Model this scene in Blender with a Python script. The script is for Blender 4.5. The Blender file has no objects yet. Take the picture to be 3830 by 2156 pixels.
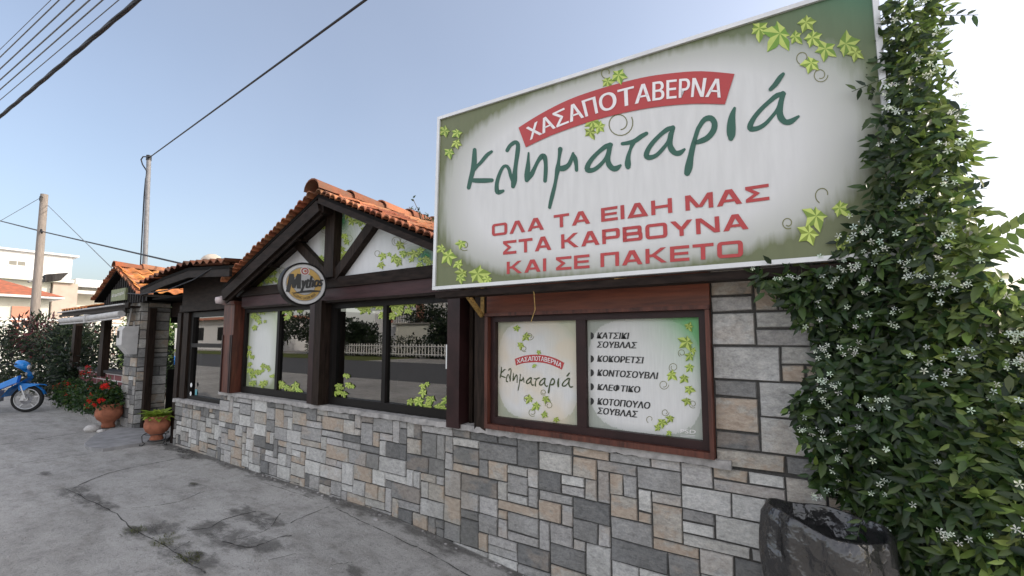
import bpy, math, random
from mathutils import Vector, Matrix
from math import sin, cos, radians, pi
R = random.Random(7)
sc = bpy.context.scene
col = sc.collection

# ------------------------------------------------------------------ camera, sky, sun, exposure
FPX, CX, CY = 1690.0, 1915.0, 1119.1          # focal length and centre in photograph pixels
PITCH, YAW = radians(5.0), radians(33.85)
CAM = Vector((0.0, -2.8, 1.67))
cd = bpy.data.cameras.new("camera"); cam = bpy.data.objects.new("camera", cd); col.objects.link(cam)
cam.location = CAM; cam.rotation_euler = (pi/2 + PITCH, 0, YAW)
cd.sensor_width = 36; cd.lens = FPX/3830*36; cd.shift_y = (CY-1078)/3830
cd.clip_start = 0.02; cd.clip_end = 3000
sc.camera = cam
SUN_EL, SUN_AZ = radians(30), radians(56)     # azimuth from +Y towards +X
VEIL_FRONT, VEIL_FILL = 0.84, 5.1              # veil radiance in sky units
w = bpy.data.worlds.new("World"); sc.world = w; w.use_nodes = True
nt = w.node_tree; bg = nt.nodes["Background"]
sky = nt.nodes.new("ShaderNodeTexSky"); sky.sky_type = 'NISHITA'; sky.sun_disc = False
sky.sun_elevation = SUN_EL; sky.sun_rotation = SUN_AZ
sky.air_density = 1.0; sky.dust_density = 4.0; sky.ozone_density = 1.5
# thin hazy veil over the clear sky, with unseen fill added on the street side (behind the viewer) to brighten the facade
def wn(k, **kw):
    x = nt.nodes.new("ShaderNode"+k)
    for a_, v_ in kw.items(): setattr(x, a_, v_)
    return x
wtc = wn("TexCoord"); wsep = wn("SeparateXYZ"); nt.links.new(wtc.outputs["Generated"], wsep.inputs[0])
wmr = wn("MapRange", interpolation_type='SMOOTHSTEP'); nt.links.new(wsep.outputs[1], wmr.inputs[0])
wmr.inputs[1].default_value = 0.05; wmr.inputs[2].default_value = -0.55; wmr.inputs[3].default_value = VEIL_FRONT; wmr.inputs[4].default_value = VEIL_FILL
wno = wn("TexNoise"); wno.inputs["Scale"].default_value = 1.6; wno.inputs["Detail"].default_value = 5; nt.links.new(wtc.outputs["Generated"], wno.inputs[0])
wm2 = wn("MapRange"); nt.links.new(wno.outputs[0], wm2.inputs[0]); wm2.inputs[1].default_value = 0.3; wm2.inputs[2].default_value = 0.7; wm2.inputs[3].default_value = 0.86; wm2.inputs[4].default_value = 1.12
wmu = wn("Math", operation='MULTIPLY'); nt.links.new(wmr.outputs[0], wmu.inputs[0]); nt.links.new(wm2.outputs[0], wmu.inputs[1])
vc = wn("VectorMath", operation='SCALE'); vc.inputs[0].default_value = (1.0, 0.94, 0.87); nt.links.new(wmu.outputs[0], vc.inputs["Scale"])
vadd = wn("VectorMath", operation='ADD'); nt.links.new(sky.outputs[0], vadd.inputs[0]); nt.links.new(vc.outputs[0], vadd.inputs[1])
nt.links.new(vadd.outputs[0], bg.inputs[0]); bg.inputs[1].default_value = 0.11
sl = bpy.data.lights.new("sun", 'SUN'); so = bpy.data.objects.new("sun", sl); col.objects.link(so)
sl.energy = 2.0; sl.angle = radians(0.6); sl.color = (1.0, 0.93, 0.82)
sd = Vector((sin(SUN_AZ)*cos(SUN_EL), cos(SUN_AZ)*cos(SUN_EL), sin(SUN_EL)))
so.rotation_euler = sd.to_track_quat('Z', 'Y').to_euler(); so.location = sd*60
sc.view_settings.view_transform = 'Standard'; sc.view_settings.look = 'None'
sc.view_settings.gamma = 1.0; sc.view_settings.exposure = 1.0
sc.cycles.max_bounces = 6; sc.cycles.transparent_max_bounces = 12

# ------------------------------------------------------------------ pixel -> point on a real plane
FW = Vector((-sin(YAW)*cos(PITCH), cos(YAW)*cos(PITCH), sin(PITCH)))
RT = Vector((cos(YAW), sin(YAW), 0)); UP = RT.cross(FW)
def ray(p): return FW + RT*((p[0]-CX)/FPX) - UP*((p[1]-CY)/FPX)
def atY(p, Y):
    d = ray(p); return CAM + d*((Y-CAM.y)/d.y)
def atX(p, X):
    d = ray(p); return CAM + d*((X-CAM.x)/d.x)
def atZ(p, Z):
    d = ray(p); return CAM + d*((Z-CAM.z)/d.z)
def zm(ox, oy, s):
    return lambda x, y: (ox+x/s, oy+y/s)
z3 = zm(500, 850, 2.4163); z4 = zm(850, 650, 2.4167); z5 = zm(850, 1050, 2.4167)
z6 = zm(1650, 1000, 1.9336); z7 = zm(1600, 0, 1.318); z9 = zm(0, 0, 1.933); z10 = zm(0, 1600, 1.431)
zA = zm(1720, 480, 4.264); zB = zm(2140, 380, 4.264); zC = zm(2560, 220, 4.264)

# ------------------------------------------------------------------ materials
def lin(c):
    c = c/255.0
    return c/12.92 if c <= 0.04045 else ((c+0.055)/1.055)**2.4
def srgb(r, g, b): return (lin(r), lin(g), lin(b), 1.0)
class NB:
    def __init__(s, name):
        s.m = bpy.data.materials.new(name); s.m.use_nodes = True; s.t = s.m.node_tree
        s.b = s.t.nodes["Principled BSDF"]; s.o = s.t.nodes["Material Output"]
    def n(s, k, **kw):
        x = s.t.nodes.new("ShaderNode"+k)
        for a, v in kw.items(): setattr(x, a, v)
        return x
    def l(s, a, b): s.t.links.new(a, b)
    def noise(s, scale, detail=4, rough=0.55, stretch=None, obj=False):
        g = s.n("TexCoord").outputs["Object"] if obj else s.n("NewGeometry").outputs["Position"]
        if stretch:
            mp = s.n("Mapping"); mp.inputs["Scale"].default_value = stretch; s.l(g, mp.inputs[0]); g = mp.outputs[0]
        x = s.n("TexNoise"); x.inputs["Scale"].default_value = scale; x.inputs["Detail"].default_value = detail
        x.inputs["Roughness"].default_value = rough; s.l(g, x.inputs["Vector"]); return x.outputs["Fac"]
    def ramp(s, f, stops):
        x = s.n("ValToRGB"); e = x.color_ramp.elements
        while len(e) < len(stops): e.new(0.5)
        for i, (p, c) in enumerate(stops):
            e[i].position = p; e[i].color = c if len(c) == 4 else (*c, 1)
        s.l(f, x.inputs[0]); return x.outputs[0]
    def mix(s, f, a, b, mode='MIX'):
        x = s.n("Mix", data_type='RGBA', blend_type=mode)
        for i, v in ((0, f), (6, a), (7, b)):
            if isinstance(v, (int, float, tuple)): x.inputs[i].default_value = v
            else: s.l(v, x.inputs[i])
        return x.outputs[2]
    def math(s, op, a, b=None):
        x = s.n("Math", operation=op)
        for i, v in ((0, a), (1, b)):
            if v is None: continue
            if isinstance(v, (int, float)): x.inputs[i].default_value = v
            else: s.l(v, x.inputs[i])
        return x.outputs[0]
    def bump(s, h, st=0.3, d=0.01):
        x = s.n("Bump"); x.inputs["Strength"].default_value = st; x.inputs["Distance"].default_value = d
        s.l(h, x.inputs["Height"]); s.l(x.outputs[0], s.b.inputs["Normal"])
    def base(s, c):
        if isinstance(c, tuple): s.b.inputs["Base Color"].default_value = c
        else: s.l(c, s.b.inputs["Base Color"])
    def rough(s, r, spec=0.4):
        s.b.inputs["Roughness"].default_value = r; s.b.inputs["Specular IOR Level"].default_value = spec
def simple(name, c, rough=0.6, var=0.25, scale=9, bump=0.15, stretch=None, spec=0.4, metal=0.0, obj=False):
    k = NB(name); f = k.noise(scale, 5, 0.6, stretch, obj)
    lo = tuple(v*(1-var) for v in c[:3])+(1,); hi = tuple(min(1, v*(1+var)) for v in c[:3])+(1,)
    k.base(k.ramp(f, [(0.3, lo), (0.7, hi)])); k.rough(rough, spec); k.b.inputs["Metallic"].default_value = metal
    if bump: k.bump(f, bump, 0.004)
    return k.m
def vcol(name, rough=0.6, var=0.2, scale=25, spec=0.3, bump=0.0, trans=0.0):
    k = NB(name); a = k.n("VertexColor", layer_name="Col"); f = k.noise(scale, 4)
    v = k.ramp(f, [(0.25, (1-var,)*3), (0.75, (1+var,)*3)])
    c = k.mix(1.0, a.outputs["Color"], v, 'MULTIPLY'); k.base(c); k.rough(rough, spec)
    if bump: k.bump(f, bump, 0.004)
    if trans:
        tr = k.n("BsdfTranslucent"); k.l(c, tr.inputs[0]); mx = k.n("MixShader"); mx.inputs[0].default_value = trans
        k.l(k.b.outputs[0], mx.inputs[1]); k.l(tr.outputs[0], mx.inputs[2]); k.l(mx.outputs[0], k.o.inputs[0])
    return k.m
M = {}
M['darkwood'] = simple("dark_stained_wood", (0.019, 0.0128, 0.0105, 1), 0.6, 0.6, 6, 0.35, (1.2, 6, 6), 0.10)
M['darkwoodv'] = simple("dark_stained_post", (0.021, 0.0138, 0.0105, 1), 0.6, 0.6, 6, 0.35, (7, 7, 0.8), 0.12)
M['boards'] = simple("weathered_dark_boards", (0.03, 0.027, 0.027, 1), 0.75, 0.5, 8, 0.3, (8, 8, 0.6))
M['plum'] = simple("plum_painted_wood", (0.042, 0.017, 0.0185, 1), 0.55, 0.3, 5, 0.2, (1, 8, 8), 0.3)
M['redwood'] = simple("red_brown_varnish", (0.085, 0.026, 0.016, 1), 0.5, 0.6, 5, 0.2, (7, 7, 0.7))
M['redpanel'] = simple("red_brown_board", (0.125, 0.033, 0.015, 1), 0.45, 0.5, 4, 0.2, (0.7, 6, 9))
M['mahog'] = simple("dark_mahogany_frame", (0.024, 0.0095, 0.0095, 1), 0.45, 0.35, 6, 0.15, None, 0.3)
M['blackframe'] = simple("black_aluminium", (0.009, 0.0075, 0.007, 1), 0.5, 0.2, 6, 0.0, None, 0.2)
M['sill'] = simple("cement_ledge", (0.30, 0.285, 0.275, 1), 0.9, 0.35, 14, 0.6)
M['mortar'] = simple("dark_mortar", (0.055, 0.053, 0.05, 1), 0.95, 0.3, 60, 0.4)
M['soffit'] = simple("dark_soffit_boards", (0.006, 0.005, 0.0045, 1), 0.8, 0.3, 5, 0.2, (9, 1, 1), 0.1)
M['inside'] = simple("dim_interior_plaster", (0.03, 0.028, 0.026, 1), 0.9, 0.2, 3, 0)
M['iron'] = simple("black_wrought_iron", (0.015, 0.015, 0.016, 1), 0.5, 0.3, 30, 0.1)
M['steel'] = simple("galvanised_steel", (0.17, 0.17, 0.18, 1), 0.6, 0.25, 10, 0.05, None, 0.4, 0.0)
M['white'] = simple("white_painted_metal", (0.72, 0.72, 0.71, 1), 0.4, 0.06, 8, 0.0)
M['rust'] = simple("rusty_yellow_bracket", (0.30, 0.19, 0.06, 1), 0.8, 0.6, 50, 0.4)
M['polewood'] = simple("weathered_pole_wood", (0.23, 0.20, 0.18, 1), 0.9, 0.3, 9, 0.4, (9, 9, 0.5))
M['cable'] = simple("black_cable_sheath", (0.012, 0.012, 0.016, 1), 0.6, 0.2, 8, 0)
M['wire'] = simple("bare_aluminium_wire", (0.11, 0.12, 0.13, 1), 0.5, 0.2, 8, 0)
M['cream'] = simple("cream_stucco", (0.56, 0.56, 0.50, 1), 0.9, 0.06, 3, 0.1)
M['whitewall'] = simple("white_stucco", (0.63, 0.63, 0.63, 1), 0.9, 0.05, 3, 0.1)
M['pinkwall'] = simple("rose_beige_stucco", (0.42, 0.34, 0.29, 1), 0.9, 0.08, 3, 0.1)
M['shutter'] = simple("salmon_roller_shutter", (0.50, 0.22, 0.15, 1), 0.6, 0.1, 9, 0.1, (1, 1, 12))
M['brick'] = None
M['canvas'] = simple("grey_awning_canvas", (0.45, 0.44, 0.43, 1), 0.8, 0.2, 9, 0.2)
M['plastic'] = simple("grey_white_meter_plastic", (0.50, 0.49, 0.48, 1), 0.5, 0.1, 9, 0.05)
M['rubber'] = simple("black_tyre_rubber", (0.012, 0.012, 0.012, 1), 0.8, 0.3, 40, 0.2)
M['bluepaint'] = simple("blue_bike_plastic", (0.015, 0.21, 0.62, 1), 0.25, 0.15, 6, 0.0, None, 0.6)
M['blackplastic'] = simple("black_bike_plastic", (0.012, 0.012, 0.014, 1), 0.4, 0.2, 9, 0.0)
M['silver'] = simple("silver_fork_metal", (0.55, 0.55, 0.56, 1), 0.3, 0.1, 9, 0.0, None, 0.5, 0.4)
M['redlens'] = simple("red_lens", (0.45, 0.02, 0.02, 1), 0.2, 0.1, 9, 0.0)
M['greenbin'] = simple("green_bin_plastic", (0.012, 0.10, 0.055, 1), 0.4, 0.3, 9, 0.1)
M['terra'] = simple("terracotta_clay", (0.29, 0.105, 0.058, 1), 0.85, 0.3, 12, 0.3)
M['soil'] = simple("dark_soil", (0.03, 0.022, 0.016, 1), 1.0, 0.4, 40, 0.6)
M['bark'] = simple("brown_bark", (0.10, 0.075, 0.055, 1), 0.95, 0.4, 20, 0.6)
M['rock'] = simple("pale_rock", (0.42, 0.40, 0.38, 1), 0.9, 0.3, 12, 0.5)
M['slab'] = simple("grey_slate_slab", (0.25, 0.245, 0.245, 1), 0.85, 0.3, 5, 0.5)
M['asphalt'] = simple("asphalt", (0.07, 0.07, 0.072, 1), 0.9, 0.2, 30, 0.3)
M['kerb'] = simple("worn_cement_kerb", (0.24, 0.23, 0.22, 1), 0.95, 0.3, 12, 0.6)
M['signgreen'] = simple("dark_green_print", srgb(46, 88, 74), 0.5, 0.08, 4, 0)
M['signred'] = simple("red_print", srgb(170, 62, 62), 0.5, 0.06, 3, 0)
M['signwhite'] = simple("white_print", (0.75, 0.72, 0.72, 1), 0.5, 0.05, 3, 0)
M['ink'] = simple("charcoal_print", srgb(48, 48, 48), 0.5, 0.1, 4, 0)
M['olivink'] = simple("olive_ink", srgb(62, 72, 42), 0.5, 0.1, 4, 0)
M['tendril'] = simple("tendril_print", srgb(110, 110, 70), 0.5, 0.1, 4, 0)
M['alu'] = simple("pale_aluminium_frame", (0.60, 0.60, 0.60, 1), 0.4, 0.1, 4, 0, None, 0.5, 0.2)
M['leafprint'] = vcol("vine_leaf_print", 0.5, 0.08, 40)
M['leaf'] = vcol("leaf", 0.36, 0.22, 14, 0.45, 0, 0.38)
M['petal'] = vcol("petal", 0.6, 0.05, 20, 0.2, 0, 0.3)
M['disc'] = vcol("printed_disc", 0.35, 0.06, 8)
M['pale'] = simple("pale_beige_clay", (0.45, 0.40, 0.34, 1), 0.9, 0.2, 8, 0.2)
M['lampglass'] = simple("frosted_lamp", (0.5, 0.42, 0.42, 1), 0.3, 0.1, 8, 0)
M['sticker'] = simple("white_sticker", (0.65, 0.66, 0.66, 1), 0.5, 0.05, 8, 0)
M['stickerblue'] = simple("teal_sticker", (0.12, 0.35, 0.40, 1), 0.5, 0.05, 8, 0)
# stone: own colour per stone, rust-coloured bloom on some (alpha), cleft bump
k = NB("slate_stone"); a = k.n("VertexColor", layer_name="Col")
f1 = k.noise(5, 6, 0.65); f2 = k.noise(22, 7, 0.72, (1, 1, 1.7)); f3 = k.noise(3.6, 6, 0.62, (1, 1, 1.5)); f4 = k.noise(95, 4, 0.6); f5 = k.noise(1.1, 4, 0.6)
c = k.mix(1.0, a.outputs["Color"], k.ramp(f2, [(0.3, (0.62,)*3), (0.5, (0.98,)*3), (0.72, (1.28, 1.26, 1.22))]), 'MULTIPLY')
c = k.mix(1.0, c, k.ramp(f1, [(0.3, (0.80, 0.79, 0.77)), (0.7, (1.18,)*3)]), 'MULTIPLY')
c = k.mix(1.0, c, k.ramp(f4, [(0.3, (0.84,)*3), (0.7, (1.12,)*3)]), 'MULTIPLY')
tanm = k.math('MULTIPLY', k.ramp(f3, [(0.46, (0, 0, 0)), (0.53, (0.85,)*3), (0.62, (0.7,)*3)]), a.outputs["Alpha"])
c = k.mix(tanm, c, k.ramp(f2, [(0.3, (0.29, 0.215, 0.16)), (0.7, (0.47, 0.385, 0.305))]))
c = k.mix(k.ramp(f5, [(0.5, (0, 0, 0)), (0.7, (0.25,)*3)]), c, (0.22, 0.21, 0.17, 1)); k.base(c)
k.rough(0.8, 0.3); k.bump(k.math('ADD', k.math('MULTIPLY', f2, 1.6), f1), 0.8, 0.010); M['stone'] = k.m
# concrete pavement
k = NB("worn_concrete"); f1 = k.noise(0.55, 6, 0.62); f2 = k.noise(7, 7, 0.72); f3 = k.noise(130, 3, 0.6); f4 = k.noise(2.2, 6, 0.68, (1, 3.2, 1)); f5 = k.noise(45, 5, 0.7)
c = k.ramp(f1, [(0.3, (0.295, 0.283, 0.264)), (0.5, (0.36, 0.346, 0.326)), (0.7, (0.43, 0.414, 0.39))])
c = k.mix(1.0, c, k.ramp(f4, [(0.30, (0.74, 0.73, 0.71)), (0.48, (0.98,)*3), (0.72, (1.12,)*3)]), 'MULTIPLY')
c = k.mix(1.0, c, k.ramp(f2, [(0.30, (0.70,)*3), (0.47, (0.98,)*3), (0.72, (1.12,)*3)]), 'MULTIPLY')
c = k.mix(1.0, c, k.ramp(f5, [(0.32, (0.66,)*3), (0.44, (1.0,)*3), (0.75, (1.08,)*3)]), 'MULTIPLY')
c = k.mix(1.0, c, k.ramp(f3, [(0.33, (0.62,)*3), (0.43, (1.0,)*3), (0.68, (1.0,)*3), (0.78, (1.45,)*3)]), 'MULTIPLY')
k.base(c); k.rough(0.92, 0.2); k.bump(k.math('ADD', k.math('MULTIPLY', f2, 2.2), k.math('ADD', f5, f3)), 0.8, 0.008); M['concrete'] = k.m
# terracotta roof tile
k = NB("terracotta_tile"); a = k.n("VertexColor", layer_name="Col"); f1 = k.noise(4, 5, 0.6); f2 = k.noise(30, 4)
c = k.mix(1.0, a.outputs["Color"], k.ramp(f2, [(0.3, (0.75,)*3), (0.7, (1.2,)*3)]), 'MULTIPLY')
c = k.mix(k.ramp(k.math('ADD', k.math('MULTIPLY', f1, .6), k.math('MULTIPLY', f2, .4)), [(0.44, (0, 0, 0)), (0.62, (0.75,)*3)]), c, (0.115, 0.075, 0.05, 1)); k.base(c); k.rough(0.85, 0.3); k.bump(f2, 0.3, 0.004)
M['tile'] = k.m
# brick with white joints
k = NB("plum_brick"); tc = k.n("NewGeometry"); mp = k.n("Mapping"); mp.inputs["Rotation"].default_value = (radians(90), 0, 0)
k.l(tc.outputs["Position"], mp.inputs[0]); br = k.n("TexBrick"); k.l(mp.outputs[0], br.inputs[0])
br.inputs["Color1"].default_value = (0.13, 0.035, 0.04, 1); br.inputs["Color2"].default_value = (0.17, 0.05, 0.05, 1)
br.inputs["Mortar"].default_value = (0.5, 0.48, 0.47, 1); br.inputs["Scale"].default_value = 1.0
br.inputs["Brick Width"].default_value = 0.42; br.inputs["Row Height"].default_value = 0.12; br.inputs["Mortar Size"].default_value = 0.010
k.base(br.outputs[0]); k.rough(0.85); M['brick'] = k.m
# reflective window glass
k = NB("dark_window_glass"); gl = k.n("BsdfGlossy"); gl.inputs["Roughness"].default_value = 0.0; gl.inputs[0].default_value = (0.9, 0.9, 0.9, 1)
tp = k.n("BsdfTransparent"); tp.inputs[0].default_value = (0.45, 0.45, 0.44, 1)
fr = k.n("Fresnel"); fr.inputs[0].default_value = 1.9; mx = k.n("MixShader")
f = k.math('ADD', k.math('MULTIPLY', fr.outputs[0], 0.85), 0.12); k.l(f, mx.inputs[0])
k.l(tp.outputs[0], mx.inputs[1]); k.l(gl.outputs[0], mx.inputs[2]); k.l(mx.outputs[0], k.o.inputs[0]); M['glass'] = k.m
# black bin bag
k = NB("black_bin_bag"); tc = k.n("TexCoord"); dn = k.n("TexNoise"); dn.inputs["Scale"].default_value = 6; dn.inputs["Detail"].default_value = 4; k.l(tc.outputs["Object"], dn.inputs[0])
va = k.n("VectorMath", operation='SCALE'); k.l(dn.outputs["Color"], va.inputs[0]); va.inputs["Scale"].default_value = 0.22
vb = k.n("VectorMath", operation='ADD'); k.l(tc.outputs["Object"], vb.inputs[0]); k.l(va.outputs[0], vb.inputs[1])
hs = []
for sc_, w_ in ((5, 1.0), (12, .40), (26, .10)):
    vo = k.n("TexVoronoi", feature='F1'); vo.inputs["Scale"].default_value = sc_; k.l(vb.outputs[0], vo.inputs["Vector"]); hs.append(k.math('MULTIPLY', vo.outputs["Distance"], w_))
k.base((0.024, 0.023, 0.0235, 1)); k.rough(0.22, 0.75); k.bump(k.math('ADD', k.math('ADD', hs[0], hs[1]), hs[2]), 0.5, 0.06); M['bag'] = k.m
def printed(name, edge, corner, white, fall=(0.66, 1.05), warm=None, pw=3.2, cpow=(4.0, 3.0)):
    """printed panel: pale oval field, olive streaked border, green corner; UV drives the print"""
    k = NB(name); uv = k.n("UVMap"); sp = k.n("SeparateXYZ"); k.l(uv.outputs[0], sp.inputs[0])
    dx = k.math('ABSOLUTE', k.math('MULTIPLY', k.math('SUBTRACT', sp.outputs[0], 0.5), 2.0))
    dy = k.math('ABSOLUTE', k.math('MULTIPLY', k.math('SUBTRACT', sp.outputs[1], 0.5), 2.0))
    r = k.math('POWER', k.math('ADD', k.math('POWER', dx, pw), k.math('POWER', dy, pw)), 1/pw)
    mp = k.n("Mapping"); mp.inputs["Scale"].default_value = (70, 5, 1); k.l(uv.outputs[0], mp.inputs[0])
    no = k.n("TexNoise"); no.inputs["Scale"].default_value = 1.0; no.inputs["Detail"].default_value = 4; k.l(mp.outputs[0], no.inputs[0])
    r2 = k.math('ADD', r, k.math('MULTIPLY', k.math('SUBTRACT', no.outputs[0], 0.5), 0.10))
    mid = tuple((white[i]*0.62+edge[i]*0.38) for i in range(3))
    c = k.ramp(r2, [(fall[0], white), (fall[0]*0.45+fall[1]*0.55, mid), (fall[1], edge)])
    g = k.math('MULTIPLY', k.math('POWER', sp.outputs[0], cpow[0]), k.math('POWER', sp.outputs[1], cpow[1]))
    c = k.mix(k.math('MINIMUM', k.math('MULTIPLY', g, 1.6), 0.9), c, corner)
    c = k.mix(1.0, c, k.ramp(no.outputs[0], [(0.3, (0.94,)*3), (0.7, (1.04,)*3)]), 'MULTIPLY')
    if warm:
        nw = k.n("TexNoise"); nw.inputs["Scale"].default_value = 2.2; k.l(uv.outputs[0], nw.inputs[0])
        c = k.mix(k.ramp(nw.outputs[0], [(0.4, (0, 0, 0)), (0.6, (0.7,)*3)]), c, warm)
    k.base(c); k.rough(0.45, 0.35); return k.m
WHT = (0.60, 0.595, 0.585, 1)
M['signpanel'] = printed("billboard_print", (0.135, 0.15, 0.075, 1), (0.06, 0.15, 0.085, 1), WHT, (0.74, 1.06), None, 2.7, (9.0, 6.0))
M['gablepanel'] = printed("gable_print", (0.60, 0.64, 0.52, 1), (0.02, 0.30, 0.10, 1), (0.62, 0.62, 0.63, 1), (0.8, 1.3))
M['film'] = printed("window_film_print", (0.24, 0.27, 0.17, 1), (0.5, 0.55, 0.4, 1), (0.60, 0.61, 0.59, 1), (0.45, 1.2))
M['menufilm'] = printed("menu_film_print", (0.33, 0.35, 0.31, 1), (0.12, 0.40, 0.14, 1), WHT, (0.86, 1.16))
M['menufilmwarm'] = printed("menu_film_warm_print", (0.33, 0.35, 0.27, 1), (0.4, 0.45, 0.33, 1), WHT, (0.86, 1.16), (0.62, 0.53, 0.40, 1))
# soft-edged ground stain / moss
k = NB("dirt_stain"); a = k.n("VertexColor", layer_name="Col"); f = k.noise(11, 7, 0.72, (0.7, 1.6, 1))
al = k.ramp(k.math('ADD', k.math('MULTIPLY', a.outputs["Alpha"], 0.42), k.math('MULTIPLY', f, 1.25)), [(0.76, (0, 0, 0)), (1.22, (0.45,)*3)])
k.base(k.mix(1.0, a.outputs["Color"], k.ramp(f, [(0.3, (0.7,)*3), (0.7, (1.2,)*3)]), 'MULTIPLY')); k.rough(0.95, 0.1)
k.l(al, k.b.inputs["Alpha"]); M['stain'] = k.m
k = NB("pavement_crack"); f = k.noise(18, 5, 0.7); k.base((0.075, 0.072, 0.07, 1)); k.rough(0.95, 0.1)
k.l(k.ramp(f, [(0.36, (0, 0, 0)), (0.5, (0.9,)*3)]), k.b.inputs["Alpha"]); M['crack'] = k.m

# ------------------------------------------------------------------ mesh builder and object tree
class MB:
    def __init__(s): s.v = []; s.f = []; s.c = []; s.uv = []; s.hasuv = False; s.smooth = []
    def face(s, pts, c=(1, 1, 1, 1), uv=None, smooth=False):
        i = len(s.v); s.v += [tuple(p) for p in pts]; s.f.append(tuple(range(i, i+len(pts))))
        s.c.append(c); s.uv.append(uv); s.smooth.append(smooth)
        if uv: s.hasuv = True
    def grid(s, rows, c=(1, 1, 1, 1), close=False, smooth=True):
        i = len(s.v); n = len(rows[0])
        for r in rows: s.v += [tuple(p) for p in r]
        for a in range(len(rows)-1):
            for b in range(n if close else n-1):
                b2 = (b+1) % n
                s.f.append((i+a*n+b, i+a*n+b2, i+(a+1)*n+b2, i+(a+1)*n+b)); s.c.append(c(a, b) if callable(c) else c); s.uv.append(None); s.smooth.append(smooth)
    def box(s, a, b, c=(1, 1, 1, 1), bev=0.0):
        (x0, y0, z0), (x1, y1, z1) = a, b
        x0, x1 = min(x0, x1), max(x0, x1); y0, y1 = min(y0, y1), max(y0, y1); z0, z1 = min(z0, z1), max(z0, z1)
        s.hexa([(x0, y0, z0), (x1, y0, z0), (x1, y1, z0), (x0, y1, z0), (x0, y0, z1), (x1, y0, z1), (x1, y1, z1), (x0, y1, z1)], c)
    def hexa(s, p, c=(1, 1, 1, 1)):
        i = len(s.v); s.v += [tuple(q) for q in p]
        for f in ((3, 2, 1, 0), (4, 5, 6, 7), (0, 1, 5, 4), (1, 2, 6, 5), (2, 3, 7, 6), (3, 0, 4, 7)):
            s.f.append(tuple(i+q for q in f)); s.c.append(c); s.uv.append(None); s.smooth.append(False)
    def beam(s, p0, p1, side, up, c=(1, 1, 1, 1)):
        """box from p0 to p1; side, up are full half-extent vectors"""
        p0, p1, side, up = map(Vector, (p0, p1, side, up))
        s.hexa([p0-side-up, p0+side-up, p1+side-up, p1-side-up, p0-side+up, p0+side+up, p1+side+up, p1-side+up], c)
    def tube(s, path, r, n=8, c=(1, 1, 1, 1), cap=True):
        path = [Vector(p) for p in path]; rr = r if isinstance(r, (list, tuple)) else [r]*len(path)
        rows = []; prev = None
        for i, p in enumerate(path):
            d = (path[min(i+1, len(path)-1)]-path[max(i-1, 0)]).normalized()
            if prev is None:
                a = d.orthogonal().normalized()
            else:
                a = (prev-d*prev.dot(d)).normalized()
            prev = a; b = d.cross(a)
            rows.append([p+(a*cos(2*pi*k/n)+b*sin(2*pi*k/n))*rr[i] for k in range(n)])
        s.grid(rows, c, True)
        if cap:
            s.face(rows[0][::-1], c); s.face(rows[-1], c)
    def lathe(s, prof, origin, n=24, c=(1, 1, 1, 1), sx=1, sy=1):
        o = Vector(origin)
        s.grid([[o+Vector((r*cos(2*pi*k/n)*sx, r*sin(2*pi*k/n)*sy, z)) for k in range(n)] for r, z in prof], c, True)
    def torus(s, cen, ax, R_, r, n=32, m=8, c=(1, 1, 1, 1)):
        cen = Vector(cen); ax = Vector(ax).normalized(); a = ax.orthogonal().normalized(); b = ax.cross(a)
        rows = []
        for i in range(n+1):
            t = 2*pi*i/n; d = a*cos(t)+b*sin(t)
            rows.append([cen+d*(R_+r*cos(2*pi*j/m))+ax*(r*sin(2*pi*j/m)) for j in range(m)])
        s.grid(rows, c, True)
    def disc(s, cen, ax, r0, r1, n=40, c=(1, 1, 1, 1)):
        cen = Vector(cen); ax = Vector(ax).normalized(); a = ax.orthogonal().normalized(); b = ax.cross(a)
        for i in range(n):
            t, u = 2*pi*i/n, 2*pi*(i+1)/n; d, e = a*cos(t)+b*sin(t), a*cos(u)+b*sin(u)
            if r0 <= 0: s.face([cen, cen+d*r1, cen+e*r1], c)
            else: s.face([cen+d*r0, cen+d*r1, cen+e*r1, cen+e*r0], c)
    def build(s, name, mat, parent=None, org=None):
        me = bpy.data.meshes.new(name)
        o0 = Vector(org) if org is not None else (parent_org(parent) if parent else Vector((0, 0, 0)))
        me.from_pydata([tuple(Vector(p)-o0) for p in s.v], [], s.f)
        me.polygons.foreach_set("use_smooth", s.smooth)
        at = me.color_attributes.new("Col", 'FLOAT_COLOR', 'CORNER')
        dat = []
        for p, c in zip(me.polygons, s.c):
            c = c if len(c) == 4 else (*c, 1.0)
            dat += list(c)*p.loop_total
        at.data.foreach_set("color", dat)
        if s.hasuv:
            ul = me.uv_layers.new(name="UVMap"); du = []
            for p, u in zip(me.polygons, s.uv):
                for q in range(p.loop_total): du += list(u[q]) if u else [0.5, 0.5]
            ul.data.foreach_set("uv", du)
        me.materials.append(mat); me.validate(); me.update()
        o = bpy.data.objects.new(name, me); col.objects.link(o)
        if parent: o.parent = parent
        else: o.location = o0
        return o
def parent_org(p):
    while p.parent: p = p.parent
    return Vector(p.location)
def thing(name, label, cat, loc=(0, 0, 0), group=None):
    o = bpy.data.objects.new(name, None); col.objects.link(o); o.location = loc; o.empty_display_size = 0.2
    o['label'] = label; o['category'] = cat
    if group: o['group'] = group
    return o
def tag(o, label, cat, group=None):
    o['label'] = label; o['category'] = cat
    if group: o['group'] = group
    return o
def kind(o, k='structure'): o['kind'] = k; return o

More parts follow.
